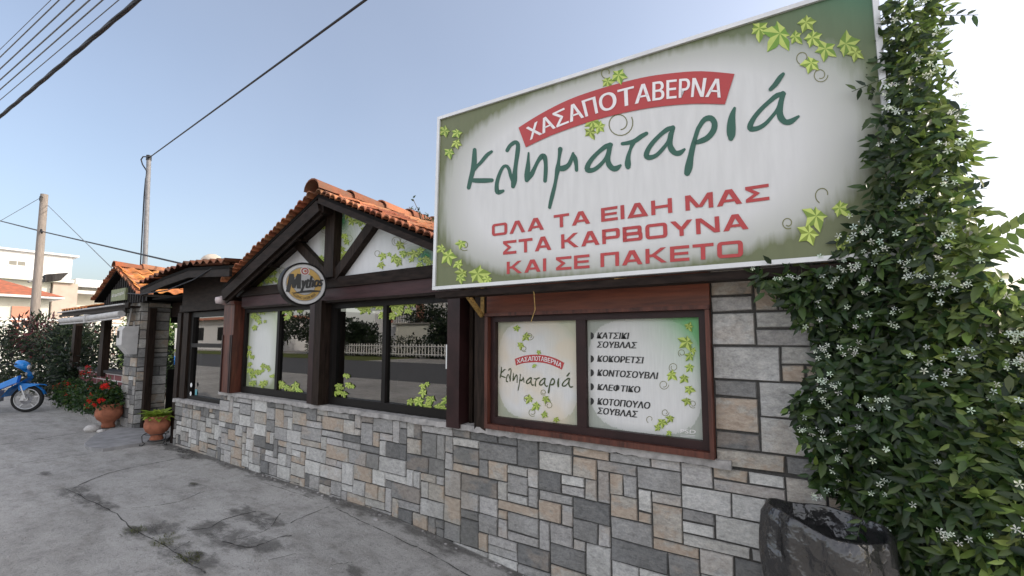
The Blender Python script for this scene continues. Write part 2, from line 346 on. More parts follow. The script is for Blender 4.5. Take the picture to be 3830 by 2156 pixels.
# ------------------------------------------------------------------ shared shapes
def text2d(s, fat=0.0, shear=0.0):
    cu = bpy.data.curves.new("t", 'FONT'); cu.body = s; cu.size = 1; cu.offset = fat; cu.shear = shear; cu.resolution_u = 4
    ob = bpy.data.objects.new("t", cu); col.objects.link(ob); dg = bpy.context.evaluated_depsgraph_get()
    ev = ob.evaluated_get(dg); me = ev.to_mesh()
    vs = [(v.co.x, v.co.y) for v in me.vertices]; fs = [tuple(p.vertices) for p in me.polygons]
    ev.to_mesh_clear(); bpy.data.objects.remove(ob); bpy.data.curves.remove(cu)
    x0 = min(v[0] for v in vs); x1 = max(v[0] for v in vs); y0 = min(v[1] for v in vs); y1 = max(v[1] for v in vs)
    return [((x-x0)/(x1-x0), (y-y0)/(y1-y0)) for x, y in vs], fs, (x1-x0)/(y1-y0)
def put_text(mb, s, fn, fat=0.0, shear=0.0):
    """fn maps unit (s,t) of the text box to a point"""
    vs, fs, _ = text2d(s, fat, shear); i = len(mb.v)
    mb.v += [tuple(fn(*p)) for p in vs]
    for f in fs: mb.f.append(tuple(i+q for q in f)); mb.c.append((1, 1, 1, 1)); mb.uv.append(None); mb.smooth.append(False)
def cap_polys(ch):
    T, V = 0.20, 0.27     # bar height, stem width of the wide square capitals
    rc = lambda a, b, c, d: [(a, b), (c, b), (c, d), (a, d)]
    dg = lambda xa, ya, xb, yb, w_=0.30: [(xa-w_/2, ya), (xa+w_/2, ya), (xb+w_/2, yb), (xb-w_/2, yb)]
    def ring(w_, y0=0.0, y1=1.0, x0=0.0, r_=0.24):
        def rr(a, b, c, d, q):
            o = []
            for cx_, cy_, st in ((c-q, b+q, -90), (c-q, d-q, 0), (a+q, d-q, 90), (a+q, b+q, 180)):
                for i in range(5): t = radians(st+i*22.5); o.append((cx_+cos(t)*q, cy_+sin(t)*q))
            return o
        A = rr(x0, y0, w_, y1, min(r_, (y1-y0)/2-.01)); B = rr(x0+V, y0+T, w_-V, y1-T, min(.06, (y1-y0-2*T)/2-.005)); n = len(A)
        return [[A[i], A[(i+1) % n], B[(i+1) % n], B[i]] for i in range(n)]
    if ch == 'Ο': return 1.45, ring(1.45)
    if ch in 'ΛΑΔ':
        w_ = 1.42; p = [dg(.16, 0, w_/2-.03, 1, .32), dg(w_-.16, 0, w_/2+.03, 1, .32)]
        if ch == 'Α': p.append(rc(.36, .20, w_-.36, .37))
        if ch == 'Δ': p.append(rc(.1, 0, w_-.1, T))
        return w_, p
    if ch == 'Τ': return 1.25, [rc(0, 1-T, 1.25, 1), rc(.625-V/2, 0, .625+V/2, 1-T)]
    if ch == 'Ε': return 1.2, [rc(0, 0, V, 1), rc(V, 0, 1.2, T), rc(V, .41, 1.14, .59), rc(V, 1-T, 1.2, 1)]
    if ch == 'Ι': return V, [rc(0, 0, V, 1)]
    if ch == 'Η': return 1.35, [rc(0, 0, V, 1), rc(1.35-V, 0, 1.35, 1), rc(V, .41, 1.35-V, .60)]
    if ch == 'Π': return 1.35, [rc(0, 0, V, 1), rc(1.35-V, 0, 1.35, 1), rc(V, 1-T, 1.35-V, 1)]
    if ch == 'Μ': return 1.65, [rc(0, 0, V, 1), rc(1.65-V, 0, 1.65, 1), dg(.17, 1, .78, .12, .30), dg(1.48, 1, .87, .12, .30)]
    if ch == 'Ν': return 1.4, [rc(0, 0, V, 1), rc(1.4-V, 0, 1.4, 1), dg(.17, 1, 1.23, 0, .34)]
    if ch == 'Σ': return 1.25, [rc(0, 1-T, 1.25, 1), rc(0, 0, 1.25, T), dg(.17, 1-T, .62, .5, .34), dg(.17, T, .62, .5, .34)]
    if ch == 'Κ': return 1.4, [rc(0, 0, V, 1), dg(.42, .47, 1.18, 1, .36), dg(.50, .56, 1.22, 0, .36), rc(V, .42, .5, .60)]
    if ch == 'Ρ': return 1.3, [rc(0, 0, V, 1)]+ring(1.3, .30, 1.0, 0, .2)
    if ch == 'Β': return 1.38, [rc(0, 0, V, 1)]+ring(1.33, .41, 1.0, 0, .16)+ring(1.38, 0.0, .59, 0, .18)
    if ch == 'Υ': return 1.4, [dg(.17, 1, .68, .42, .34), dg(1.23, 1, .72, .42, .34), rc(.7-V/2, 0, .7+V/2, .46)]
    return 0.62, []
def put_caps(mb, s, fn, nrm):
    x = 0; L = []
    for ch in s:
        w_, p = cap_polys(ch); L.append((x, p)); x += w_+(0.20 if p else 0.0)
    W_ = x-0.20; q_ = 0
    for x0, ps in L:
        for i, p in enumerate(ps): mb.face([fn((x0+a)/W_, b)+nrm*(0.00025*(i % 4)+0.0001*(q_ % 2)) for a, b in p])
        q_ += 1
def quadmap(bl, br, tl, tr=None):
    bl, br, tl = Vector(bl), Vector(br), Vector(tl); tr = Vector(tr) if tr is not None else tl+br-bl
    return lambda s, t: (bl*(1-s)+br*s)*(1-t)+(tl*(1-s)+tr*s)*t
def smooth_path(p, sub=4):
    out = []
    for i in range(len(p)-1):
        a, b, c, d = p[max(i-1, 0)], p[i], p[i+1], p[min(i+2, len(p)-1)]
        for k in range(sub):
            t = k/sub
            out.append(tuple(0.5*((2*b[q])+(-a[q]+c[q])*t+(2*a[q]-5*b[q]+4*c[q]-d[q])*t*t+(-a[q]+3*b[q]-3*c[q]+d[q])*t**3) for q in range(len(b))))
    out.append(tuple(p[-1])); return out
def ribbon2d(path, cap=True):
    """path of (x,y,w) -> list of 2-D polygons forming one strip"""
    L = []; Rr = []; n = len(path)
    for i, (x, y, wd) in enumerate(path):
        x0, y0, _ = path[max(i-1, 0)]; x1, y1, _ = path[min(i+1, n-1)]
        dx, dy = x1-x0, y1-y0; l = math.hypot(dx, dy) or 1; nx, ny = -dy/l, dx/l
        L.append((x+nx*wd/2, y+ny*wd/2)); Rr.append((x-nx*wd/2, y-ny*wd/2))
    polys = [[L[i], L[i+1], Rr[i+1], Rr[i]] for i in range(n-1)]
    if cap:
        for i, j in ((0, 1), (n-1, n-2)):
            x, y, wd = path[i]; dx, dy = x-path[j][0], y-path[j][1]; a = math.atan2(dy, dx)
            polys.append([(x+cos(a+t)*wd/2, y+sin(a+t)*wd/2) for t in [(-pi/2)+pi*q/6 for q in range(7)]])
    return polys
LOGO = [  # hand lettered word, strokes (x, y, width) in photograph pixels
 (zA, [[(235,345,60),(230,470,78),(225,570,85),(200,700,75),(165,840,70),(140,950,62)], [(505,375,45),(430,430,60),(340,540,55),(270,610,50),(225,670,50)],
       [(170,825,55),(250,835,72),(400,835,75),(510,830,60)],
       [(755,355,60),(800,280,60),(880,225,65),(925,260,65),(920,380,72),(900,520,65),(880,680,70),(865,830,95),(848,930,65)],
       [(850,860,60),(810,760,55),(785,660,55),(745,605,50),(690,620,50),(640,710,55),(600,830,60),(585,940,65),(600,1020,75),(650,1015,65),(690,1000,45)],
       [(1095,395,30),(1090,500,45),(1085,620,75),(1070,740,85),(1065,830,65)],
       [(1075,830,50),(1140,740,75),(1190,640,60),(1250,520,60),(1310,450,85),(1350,460,80),(1368,560,62),(1368,700,65),(1358,840,60)],
       [(1600,335,75),(1590,420,55),(1575,530,50),(1560,650,80),(1540,760,60),(1520,880,55),(1480,1050,65),(1450,1170,60),(1430,1265,50)],
       [(1575,640,70),(1650,640,95),(1730,590,70),(1780,490,60),(1805,400,40)], [(1800,400,30),(1835,480,75),(1855,580,60),(1860,670,55)]]),
 (zB, [[(620,690,60),(540,715,75),(430,800,65),(330,900,70),(255,1010,80),(245,1090,90),(330,1095,70),(430,1030,65),(520,930,55),(570,830,60),(595,740,75)],
       [(605,690,75),(590,800,70),(570,920,75),(590,1010,90),(650,1070,85),(710,1065,85),(770,1020,40)],
       [(800,675,55),(900,660,65),(1000,630,75),(1100,560,75),(1185,510,60)], [(970,660,80),(930,760,50),(895,880,70),(888,990,100),(890,1040,85)],
       [(1610,420,60),(1530,440,75),(1420,520,65),(1300,640,70),(1220,750,75),(1180,860,85),(1230,895,80),(1340,860,65),(1450,750,60),(1530,640,55),(1570,520,75)],
       [(1605,420,80),(1580,540,70),(1560,680,85),(1590,770,100),(1650,825,85),(1720,820,85),(1790,765,40)],
       [(1835,1140,100),(1860,1040,125),(1890,880,95),(1925,720,85),(1960,590,70),(2000,460,70),(2031,398,70),(2111,288,80),(2211,268,95),(2271,348,95),(2251,468,95),(2161,578,90),(2061,628,85),(1971,658,60)]]),
 (zC, [[(800,790,45),(770,880,85),(750,1000,125),(745,1120,145),(745,1220,130),(740,1270,85)],
       [(1590,560,60),(1480,585,80),(1360,680,70),(1230,800,70),(1120,930,75),(1050,1060,90),(1060,1120,90),(1170,1110,75),(1290,1040,65),(1400,920,55),(1490,800,60),(1540,670,75)],
       [(1570,560,90),(1545,680,80),(1520,840,100),(1540,940,110),(1610,1010,90),(1700,1000,90),(1820,920,40)], [(1370,490,60),(1450,410,80),(1520,310,80),(1575,245,55)]])]
def logo_px():
    out = []
    for z, strokes in LOGO:
        for st in strokes:
            for j, pl in enumerate([ribbon2d(smooth_path(st, 3))]): out.append([[z(*q) for q in p] for p in pl])
    return out
LOGOPX = logo_px()
LT, DK = srgb(176, 190, 100), srgb(116, 138, 56)
def ivy(mb, fn, x, y, r, rot, rnd):
    """five lobed printed leaf; fn maps drawing x,y to a point; lobes half light half dark"""
    lob = [(-90, 1.05, 0.40), (-28, 0.95, 0.42), (35, 0.72, 0.38), (145, 0.72, 0.38), (208, 0.95, 0.42)]
    lob = [(a_+rnd.uniform(-9, 9), q_*rnd.uniform(.78, 1.15)) for a_, q_ in ((-90, 1.1), (-28, 0.95), (38, 0.72), (142, 0.72), (208, 0.95))]
    n = len(lob); k_ = rnd.uniform(0.85, 1.15)
    L_ = tuple(v*k_ for v in LT[:3]); D_ = tuple(v*k_*rnd.uniform(0.85, 1.1) for v in DK[:3])
    Pt = lambda a, q: (x+cos(radians(a)+rot)*q*r, y+sin(radians(a)+rot)*q*r)
    for i, (a, q) in enumerate(lob):
        b = lob[(i+1) % n][0]; p = lob[i-1][0]
        nb = (a+((b-a) % 360)/2); pb = (a-((a-p) % 360)/2)
        nr = 0.56 if (b-a) % 360 < 80 else 0.40; pr = 0.56 if (a-p) % 360 < 80 else 0.40
        T = Pt(a, q); N = Pt(nb, nr); Q = Pt(pb, pr); O = Pt(0, 0)
        m1 = Pt(a+20, q*0.66); m2 = Pt(a-20, q*0.66)
        mb.face([fn(*v) for v in (O, Q, m2, T)], D_); mb.face([fn(*v) for v in (O, T, m1, N)], L_)
def leaves_print(name, lst, z, plane, parent, seed=1, k=1.0):
    k *= 1.02 if seed == 12 else 0.95
    rnd = random.Random(seed); mb = MB(); tilt = 0
    lst = [(x+rnd.gauss(0, r*.55), y+rnd.gauss(0, r*.55), r*rnd.uniform(.6, .8)) for x, y, r in lst]+list(lst) if seed in (2, 3, 5) else lst
    for i, (x, y, r) in enumerate(lst):
        off = 0.0003*(i % 13)
        ivy(mb, lambda a, b: plane(z(a, b), 0.002+off), x, y, r*k, rnd.uniform(-0.9, 0.9)+pi, rnd)
    return mb.build(name, M['leafprint'], parent)
def curl(mb, z, plane, cx, cy, r, a0, turns, wd, off=0.0015):
    pts = []
    n = int(20*turns)
    for i in range(n+1):
        t = i/n; a = a0+turns*2*pi*t; q = r*(1-0.55*t)
        pts.append((cx+cos(a)*q, cy+sin(a)*q, wd))
    for p in ribbon2d(pts, False): mb.face([plane(z(*q), off) for q in p])
def in_poly(x, y, P):
    c = False; n = len(P); j = n-1
    for i in range(n):
        if ((P[i][1] > y) != (P[j][1] > y)) and (x < (P[j][0]-P[i][0])*(y-P[i][1])/(P[j][1]-P[i][1])+P[i][0]): c = not c
        j = i
    return c
def leaf(mb, p, d, nrm, L, wd, c, fold=0.25, droop=0.15, fine=False):
    """one leaf blade: base p, direction d, face normal nrm"""
    d = d.normalized(); s = d.cross(nrm)
    if s.length < 1e-4: s = d.orthogonal()
    s.normalize(); n = s.cross(d); i = len(mb.v)
    if fine:
        f_ = wd*fold
        pts = [p, p+d*(L*.28)+s*(wd*.46), p+d*(L*.62)+s*(wd*.40)-n*(L*droop*.35), p+d*L-n*(L*droop), p+d*(L*.62)-s*(wd*.40)-n*(L*droop*.35), p+d*(L*.28)-s*(wd*.46), p+d*(L*.30)-n*f_, p+d*(L*.64)-n*(f_*.9+L*droop*.35)]
        fs = ((0, 1, 6), (1, 2, 7, 6), (2, 3, 7), (0, 6, 5), (6, 7, 4, 5), (7, 3, 4))
    else:
        pts = [p, p+d*(L*0.42)+s*(wd/2), p+d*L-n*(L*droop), p+d*(L*0.42)-s*(wd/2), p+d*(L*0.5)-n*(wd*fold)]; fs = ((0, 1, 4), (1, 2, 4), (0, 4, 3), (4, 2, 3))
    mb.v += [tuple(q) for q in pts]
    for f in fs:
        mb.f.append(tuple(i+q for q in f)); mb.c.append(c); mb.uv.append(None); mb.smooth.append(fine)
def rv(rnd): 
    while True:
        v = Vector((rnd.uniform(-1, 1), rnd.uniform(-1, 1), rnd.uniform(-1, 1)))
        if 0.05 < v.length < 1: return v.normalized()
def jit(c, rnd, k=0.25):
    q = rnd.uniform(1-k, 1+k); return tuple(max(0, v*q*rnd.uniform(0.93, 1.07)) for v in c[:3])
def clump(mb, cen, rad, n, L, wd, cols, rnd, up=0.3):
    cen = Vector(cen)
    for _ in range(n):
        u = rv(rnd); q = rnd.uniform(0.35, 1.0)**0.5
        lump = 1+0.25*sin(u.x*7+cen.x*3)*cos(u.z*6+cen.y*5)
        p = cen+Vector((u.x*rad[0], u.y*rad[1], u.z*rad[2]))*(q*lump)
        d = (u+rv(rnd)*0.9+Vector((0, 0, rnd.uniform(-0.5, 0.3)))); nn = (u*0.6+rv(rnd)*0.7+Vector((0, 0, up)))
        leaf(mb, p, d, nn, L*rnd.uniform(0.6, 1.3), wd*rnd.uniform(0.7, 1.2), jit(rnd.choice(cols), rnd))
def blossom(mb, p, nrm, r, c, rnd, petals=5):
    nrm = nrm.normalized(); a = nrm.orthogonal().normalized(); b = nrm.cross(a); o = rnd.uniform(0, 6)
    for k in range(petals):
        t = o+2*pi*k/petals; d = a*cos(t)+b*sin(t); e = a*cos(t+0.42)+b*sin(t+0.42)
        g = a*cos(t-0.12)+b*sin(t-0.12)
        mb.face([p, p+g*(r*0.55)+nrm*0.003, p+d*r, p+e*(r*0.8)-nrm*0.002], c)
G_DARK = [(0.022, 0.050, 0.016), (0.030, 0.062, 0.020), (0.018, 0.042, 0.020), (0.040, 0.075, 0.022)]
G_MID = [(0.045, 0.10, 0.022), (0.06, 0.12, 0.03), (0.035, 0.085, 0.025)]
G_LITE = [(0.12, 0.20, 0.03), (0.16, 0.25, 0.05), (0.10, 0.17, 0.03)]
WINE = [(0.075, 0.018, 0.025), (0.11, 0.025, 0.035), (0.05, 0.02, 0.02)]

def groundz(x):
    t = min(1, max(0, (-x-1.2)/2.3)); return 0.14*t*t*(3-2*t)

# ------------------------------------------------------------------ ground
mb = MB(); xs = [-300, -60, -20, -8, -5, -3.5, -3.1, -2.8, -2.5, -2.2, -1.9, -1.6, -1.3, -1.2, 2, 20, 300]
mb.grid([[(x, y, groundz(x)) for x in xs] for y in (-300, -6, 0, 6, 300)], smooth=True)
kind(mb.build("ground", M['concrete']))
mb = MB(); mb.box((-90, -17.5, 0.10), (60, -8.5, 0.144)); kind(mb.build("road", M['asphalt']))
k = NB("verge_grass"); f = k.noise(6, 6, 0.7); k.base(k.ramp(f, [(0.3, (0.05, 0.075, 0.02)), (0.7, (0.16, 0.17, 0.06))])); k.rough(1.0, 0.1); k.bump(f, 0.8, 0.05)
M['grass'] = k.m
mb = MB(); mb.box((-90, -22.5, 0.10), (-26, -17.5, 0.18)); kind(mb.build("grass_verge", M['grass']))
def gribbon(name, pts, wd, mat, h=0.004):
    mb = MB(); q = [atZ(z10(*p), 0.13) for p in pts]
    q = smooth_path([(v.x, v.y, wd) for v in q], 6)
    rn = random.Random(len(pts)*31+int(pts[0][0]))
    q = [(x+rn.uniform(-1, 1)*0.008, y+rn.uniform(-1, 1)*0.008, w_*rn.uniform(0.5, 1.4)) for x, y, w_ in q]
    for p in ribbon2d(q, False): mb.face([(x, y, groundz(x)+h) for x, y in p])
    return kind(mb.build(name, mat))
for pts, wd in (([(0,97),(180,70),(400,35),(500,22)], 0.016), ([(390,330),(540,265),(640,235),(780,205),(985,165)], 0.013), ([(700,440),(930,410),(1060,360),(1100,345)], 0.009),
                ([(1400,300),(1560,350),(1680,390)], 0.006), ([(1800,440),(1900,490),(2100,570),(2300,640),(2576,750)], 0.009), ([(1550,520),(1650,475),(1760,430)], 0.008),
                ([(110,195),(330,165),(520,140)], 0.010), ([(1440,715),(1580,680)], 0.007), ([(1770,725),(1880,705)], 0.006), ([(1000,560),(1120,545),(1200,500),(1370,455)], 0.013),
                ([(1190,620),(1340,650),(1480,600),(1560,585)], 0.013), ([(350,335),(480,400),(620,470),(720,560),(880,640),(1020,740),(1100,790)], 0.009), ([(930,665),(1010,620)], 0.006), ([(1250,610),(1420,560),(1500,470)], 0.008)):
    gribbon("pavement_crack", pts, wd, M['crack'])
rs = random.Random(3)
def patch(name, x, y, rx, ry, c, mat=M['stain']):
    mb = MB(); cen = atZ(z10(x, y), 0.13); n = 18; cz = groundz(cen.x)+0.0085
    ring1 = []; ring2 = []
    for i in range(n):
        t = 2*pi*i/n; q = rs.uniform(0.75, 1.2)
        for rr, lst in ((0.45, ring1), (1.0, ring2)):
            X = cen.x+cos(t)*rx*q*rr; Y = cen.y+sin(t)*ry*q*rr; lst.append((X, Y, groundz(X)+0.0085))
    i0 = 0; me = bpy.data.meshes.new(name); vs = [(cen.x, cen.y, cz)]+ring1+ring2
    fs = [(0, 1+i, 1+(i+1) % n) for i in range(n)]+[(1+i, 1+n+i, 1+n+(i+1) % n, 1+(i+1) % n) for i in range(n)]
    me.from_pydata(vs, [], fs); at = me.color_attributes.new("Col", 'FLOAT_COLOR', 'POINT')
    at.data.foreach_set("color", [v for q in [(*c, 1)]+[(*c, 0.8)]*n+[(*c, 0)]*n for v in q])
    me.materials.append(mat); o = bpy.data.objects.new(name, me); col.objects.link(o); return kind(o)
DIRT = (0.095, 0.09, 0.083)
for x, y, rx, ry in ((1340,480,.26,.10), (1130,550,.16,.12), (1250,600,.20,.14), (1390,640,.20,.09), (1440,525,.13,.10), (390,350,.22,.10), (470,395,.25,.09), (560,430,.18,.06), (1040,315,.10,.05), (880,550,.18,.10), (770,570,.16,.10), (960,690,.2,.1), (1080,730,.18,.08), (1900,755,.1,.05), (990,160,.25,.06), (1000,130,.25,.08), (235,255,.1,.04)):
    patch("pavement_stain", x, y, rx*1.6, ry*1.7, DIRT)
for x, y, rx, ry in ((720,560,.16,.08), (880,620,.16,.15), (1000,710,.16,.12), (1040,310,.10,.05)):
    patch("moss_patch", x, y, rx, ry, (0.07, 0.072, 0.022))
# dirt and painted-in contact shade along the foot of the wall: a strip that thins out into the pavement
def foot_dirt_shade():
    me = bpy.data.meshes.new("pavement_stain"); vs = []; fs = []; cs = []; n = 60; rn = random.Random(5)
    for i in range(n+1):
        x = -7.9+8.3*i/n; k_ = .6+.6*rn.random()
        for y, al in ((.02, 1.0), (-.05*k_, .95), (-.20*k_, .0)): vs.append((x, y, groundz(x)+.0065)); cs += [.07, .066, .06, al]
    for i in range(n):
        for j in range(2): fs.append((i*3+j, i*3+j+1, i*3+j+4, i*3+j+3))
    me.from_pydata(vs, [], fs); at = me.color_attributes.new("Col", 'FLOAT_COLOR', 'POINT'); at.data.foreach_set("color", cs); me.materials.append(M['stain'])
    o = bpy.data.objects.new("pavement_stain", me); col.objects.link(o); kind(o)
foot_dirt_shade()
# loose grit and a few dry leaves
mb = MB()
for i in range(420):
    c0 = atZ((rs.uniform(0, 2300), rs.uniform(1640, 2156)), .13)
    if c0.y > -.02: continue
    r = rs.choice([.003, .004, .005, .008]); mb.lathe([(r, -.001), (r*.8, r*.5), (r*.2, r*.7)], (c0.x, c0.y, groundz(c0.x)), 5, sx=rs.uniform(.7, 1.6))
kind(mb.build("pavement_grit", M['sill']), 'stuff')
mb = MB()
for x, y in ((725,562),(740,570),(870,600),(880,625),(895,640),(990,700),(1010,715),(1040,725)):
    c0 = atZ(z10(x, y), 0.13)
    for _ in range(26):
        p = Vector((c0.x+rs.gauss(0, .035), c0.y+rs.gauss(0, .035), 0)); p.z = groundz(p.x)+0.003
        leaf(mb, p, Vector((rs.uniform(-1, 1), rs.uniform(-1, 1), 0.7)), Vector((0, 0, 1)), rs.uniform(.015, .04), 0.006, jit((0.10, 0.11, 0.03), rs))
o = mb.build("moss_tufts", M['leaf']); kind(o, 'stuff')
# crumbled cement strip along the wall foot and the slate step
mb = MB()
for i in range(90):
    x = rs.uniform(-6.3, -0.6); y = -abs(rs.gauss(0, .035))-0.01; r = rs.uniform(.006, .02); z = groundz(x)
    mb.lathe([(r, -.002), (r*.8, r*.4), (r*.2, r*.6)], (x, y, z), 5, sx=rs.uniform(.7, 1.8))
kind(mb.build("cement_crumbs", M['sill']), 'stuff')

# ------------------------------------------------------------------ the taverna
def stones(mb, x0, x1, z0, z1, fn, cell, seed, wmax, hmax, joint=0.0085, tan=0.17, thick=0.012):
    """random ashlar over a rectangle; fn(u, w, depth) -> point"""
    rnd = random.Random(seed); nx = max(1, round((x1-x0)/cell[0])); nz = max(1, round((z1-z0)/cell[1]))
    cx, cz = (x1-x0)/nx, (z1-z0)/nz; used = [[False]*nx for _ in range(nz)]
    base = [(0.38, 0.37, 0.365), (0.44, 0.435, 0.425), (0.29, 0.285, 0.28), (0.21, 0.208, 0.205), (0.155, 0.155, 0.155), (0.32, 0.315, 0.31), (0.48, 0.475, 0.46), (0.39, 0.38, 0.36)]
    for j in range(nz):
        for i in range(nx):
            if used[j][i]: continue
            w_ = rnd.choice([1, 2, 2, 3, 3, wmax]); h_ = rnd.choice([1, 1, 2, 2, hmax])
            if w_ >= 3: h_ = min(h_, 2)
            if w_ == 1: h_ = max(h_, 2)
            mw = 0
            while mw < w_ and i+mw < nx and not used[j][i+mw]: mw += 1
            w_ = mw; h_ = min(h_, nz-j)
            for a in range(h_):
                for b in range(w_): used[j+a][i+b] = True
            jt = joint/2*rnd.uniform(0.8, 1.3)
            a0, a1 = x0+i*cx+jt, x0+(i+w_)*cx-jt; b0, b1 = z0+j*cz+jt, z0+(j+h_)*cz-jt
            q_ = rnd.uniform(.88, 1.12); c = tuple(v*q_ for v in rnd.choice(base)); al = 1.0 if rnd.random() < tan else (0.35 if rnd.random() < 0.2 else 0.0)
            if al == 1.0: c = (0.37, 0.345, 0.31)
            c = (*c, al); dp = thick*rnd.uniform(0.7, 1.3); e = 0.004
            jj = lambda: rnd.uniform(-1, 1)*0.0035
            o = [(a0+jj(), b0+jj()), (a1+jj(), b0+jj()), (a1+jj(), b1+jj()), (a0+jj(), b1+jj())]
            inn = [(p_[0]+(e if q_ in (0, 3) else -e), p_[1]+(e if q_ < 2 else -e)) for q_, p_ in enumerate(o)]; tl = [dp+rnd.uniform(-.0025, .0025) for _ in range(4)]
            tl[3] = tl[0]+tl[2]-tl[1]; mb.face([fn(*q, tl[q_]) for q_, q in enumerate(inn)], c)
            for q in range(4):
                r_ = (q+1) % 4; mb.face([fn(*o[q], 0.0), fn(*o[r_], 0.0), fn(*inn[r_], tl[r_]), fn(*inn[q], tl[q])], c)
tav = thing("taverna", "single storey taverna with random stone wall, dark timber windows and tiled gable roof", "restaurant", (-3.5, 0, 0))
# stone walls
mb = MB(); mb.box((-6.39, 0.012, -0.2), (0.62, 0.30, 0.955)); wall = mb.build("stone_wall", M['mortar'], tav)
mb = MB(); stones(mb, -6.39, 0.62, -0.045, 0.955, lambda u, v, d: (u, 0.012-d, v), (0.088, 0.0667), 11, 4, 3)
mb.build("stone_facing", M['stone'], wall)
mb = MB(); stones(mb, 0.02, 0.29, 0.05, 0.95, lambda u, v, d: (-6.39-d, u, v), (0.09, 0.0667), 5, 2, 2); mb.build("stone_facing", M['stone'], wall)
mb = MB(); mb.box((-7.83, 0.045, -0.2), (-6.40, 0.30, 0.755)); wall2 = mb.build("stone_wall", M['mortar'], tav)
mb = MB(); stones(mb, -7.83, -7.25, 0.10, 0.755, lambda u, v, d: (u, 0.045-d, v), (0.083, 0.0667), 14, 3, 2, tan=0.0)
stones(mb, -7.23, -6.40, 0.10, 0.755, lambda u, v, d: (u, 0.04-d, v), (0.083, 0.0667), 17, 4, 3, tan=0.3); mb.build("stone_facing", M['stone'], wall2)
mb = MB(); mb.box((-0.50, 0.02, 0.955), (0.62, 0.40, 2.20)); wall3 = mb.build("stone_pier", M['mortar'], tav)
mb = MB(); stones(mb, -0.50, 0.62, 0.962, 2.20, lambda u, v, d: (u, 0.02-d, v), (0.112, 0.0955), 29, 4, 2, 0.011, 0.3); mb.build("stone_facing", M['stone'], wall3)
# ledges: rough cement bed under the frames
def ledge(x0, x1, y0, y1, z0, z1, seed):
    mb = MB(); rn = random.Random(seed); n = int((x1-x0)/0.05); rows = [[], [], [], []]
    for i in range(n+1):
        x = x0+(x1-x0)*i/n; a = rn.uniform(-.010, .004); b = rn.uniform(-.008, .003)
        rows[0].append((x, y0+0.03, z0+b)); rows[1].append((x, y0+a, z0+b)); rows[2].append((x, y0+a+0.004, z1+rn.uniform(-.003, .003))); rows[3].append((x, y1, z1+0.008))
    mb.grid(rows, smooth=False)
    mb.face([rows[q][0] for q in range(4)]); mb.face([rows[q][-1] for q in range(4)])
    return mb
ledge(-6.41, -0.42, -0.022, 0.30, 0.958, 0.998, 2).build("cement_ledge", M['sill'], tav)
ledge(-7.84, -6.405, 0.005, 0.30, 0.758, 0.80, 4).build("cement_ledge", M['sill'], tav)
# interior
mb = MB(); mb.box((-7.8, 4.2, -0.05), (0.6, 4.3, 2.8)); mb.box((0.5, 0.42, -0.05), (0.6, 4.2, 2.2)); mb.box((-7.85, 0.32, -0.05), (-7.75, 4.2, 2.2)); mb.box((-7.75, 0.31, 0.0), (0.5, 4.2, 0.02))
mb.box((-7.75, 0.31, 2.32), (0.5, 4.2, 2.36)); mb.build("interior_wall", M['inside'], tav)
# long header beam: dark board over plum board
mb = MB(); mb.box((-5.93, -0.035, 2.185), (-2.10, 0.14, 2.29)); mb.build("header_beam", M['darkwood'], tav)
mb = MB(); mb.box((-5.93, -0.012, 2.06), (-2.36, 0.14, 2.183)); mb.build("plum_board", M['plum'], tav)
mb = MB(); mb.box((-5.86, -0.02, 2.035), (-2.5, 0.13, 2.058)); mb.build("drip_rail", M['darkwood'], tav)
# gable panel and timbering
GZ = 2.29; gxl, gxr, gap = -6.05, -1.95, 3.06
def roofline(x): return 3.10-0.418*abs(x+4.09)
mb = MB(); xsn = [gxl+(gxr-gxl)*i/16 for i in range(17)]
for i in range(16):
    a, b = xsn[i], xsn[i+1]; u0, u1 = i/16, (i+1)/16; za, zb = roofline(a)-.02, roofline(b)-.02
    uvf = lambda x: ((x-gxl)/(gxr-gxl))
    mb.face([(a, 0.03, GZ), (b, 0.03, GZ), (b, 0.03, zb), (a, 0.03, za)], uv=[(u0, .3), (u1, .3), (u1, .3+(zb-GZ)/1.1), (u0, .3+(za-GZ)/1.1)])
gp = mb.build("gable_panel", M['gablepanel'], tav)
GP = lambda p, o=0.002: atY(p, 0.03-o)
mb = MB()   # green washes printed in the corners of the gable panel
def wash(pts):
    q = [GP(z4(*p), 0.0012) for p in pts]; c0 = sum((Vector(v) for v in q), Vector())/len(q)
    for i in range(len(q)): mb.face([c0, q[i], q[(i+1) % len(q)]])
k = NB("print_wash"); a = k.n("VertexColor", layer_name="Col"); k.base(a.outputs["Color"]); k.rough(.5, .3); k.l(a.outputs["Alpha"], k.b.inputs["Alpha"]); M['wash'] = k.m
mb = MB()
for (x, y, rx, ry, c, al) in ((1800,745,110,110,(0.02,.20,.08),.95), (1690,720,150,110,(.22,.35,.16),.5), (1050,430,55,130,(.05,.28,.10),.8), (1100,560,110,240,(.30,.40,.20),.45), (330,945,90,90,(.02,.20,.07),.9), (400,900,140,120,(.30,.40,.22),.5), (870,640,50,240,(.36,.42,.28),.4)):
    for q in range(5):      # printed in stepped rings that fade outwards
        r0, r1 = q/5, (q+1)/5
        for t in range(14):
            t0, t1 = 2*pi*t/14, 2*pi*(t+1)/14; P_ = lambda r_, t_: GP(z4(x+cos(t_)*rx*r_, y+sin(t_)*ry*r_), 0.0006+.00004*x/1000)
            mb.face([P_(r0, t0), P_(r1, t0), P_(r1, t1), P_(r0, t1)] if q else [P_(0, t0), P_(r1, t0), P_(r1, t1)], (*c, al*(1-(q+.5)/5)))
mb.build("printed_wash", M['wash'], gp)
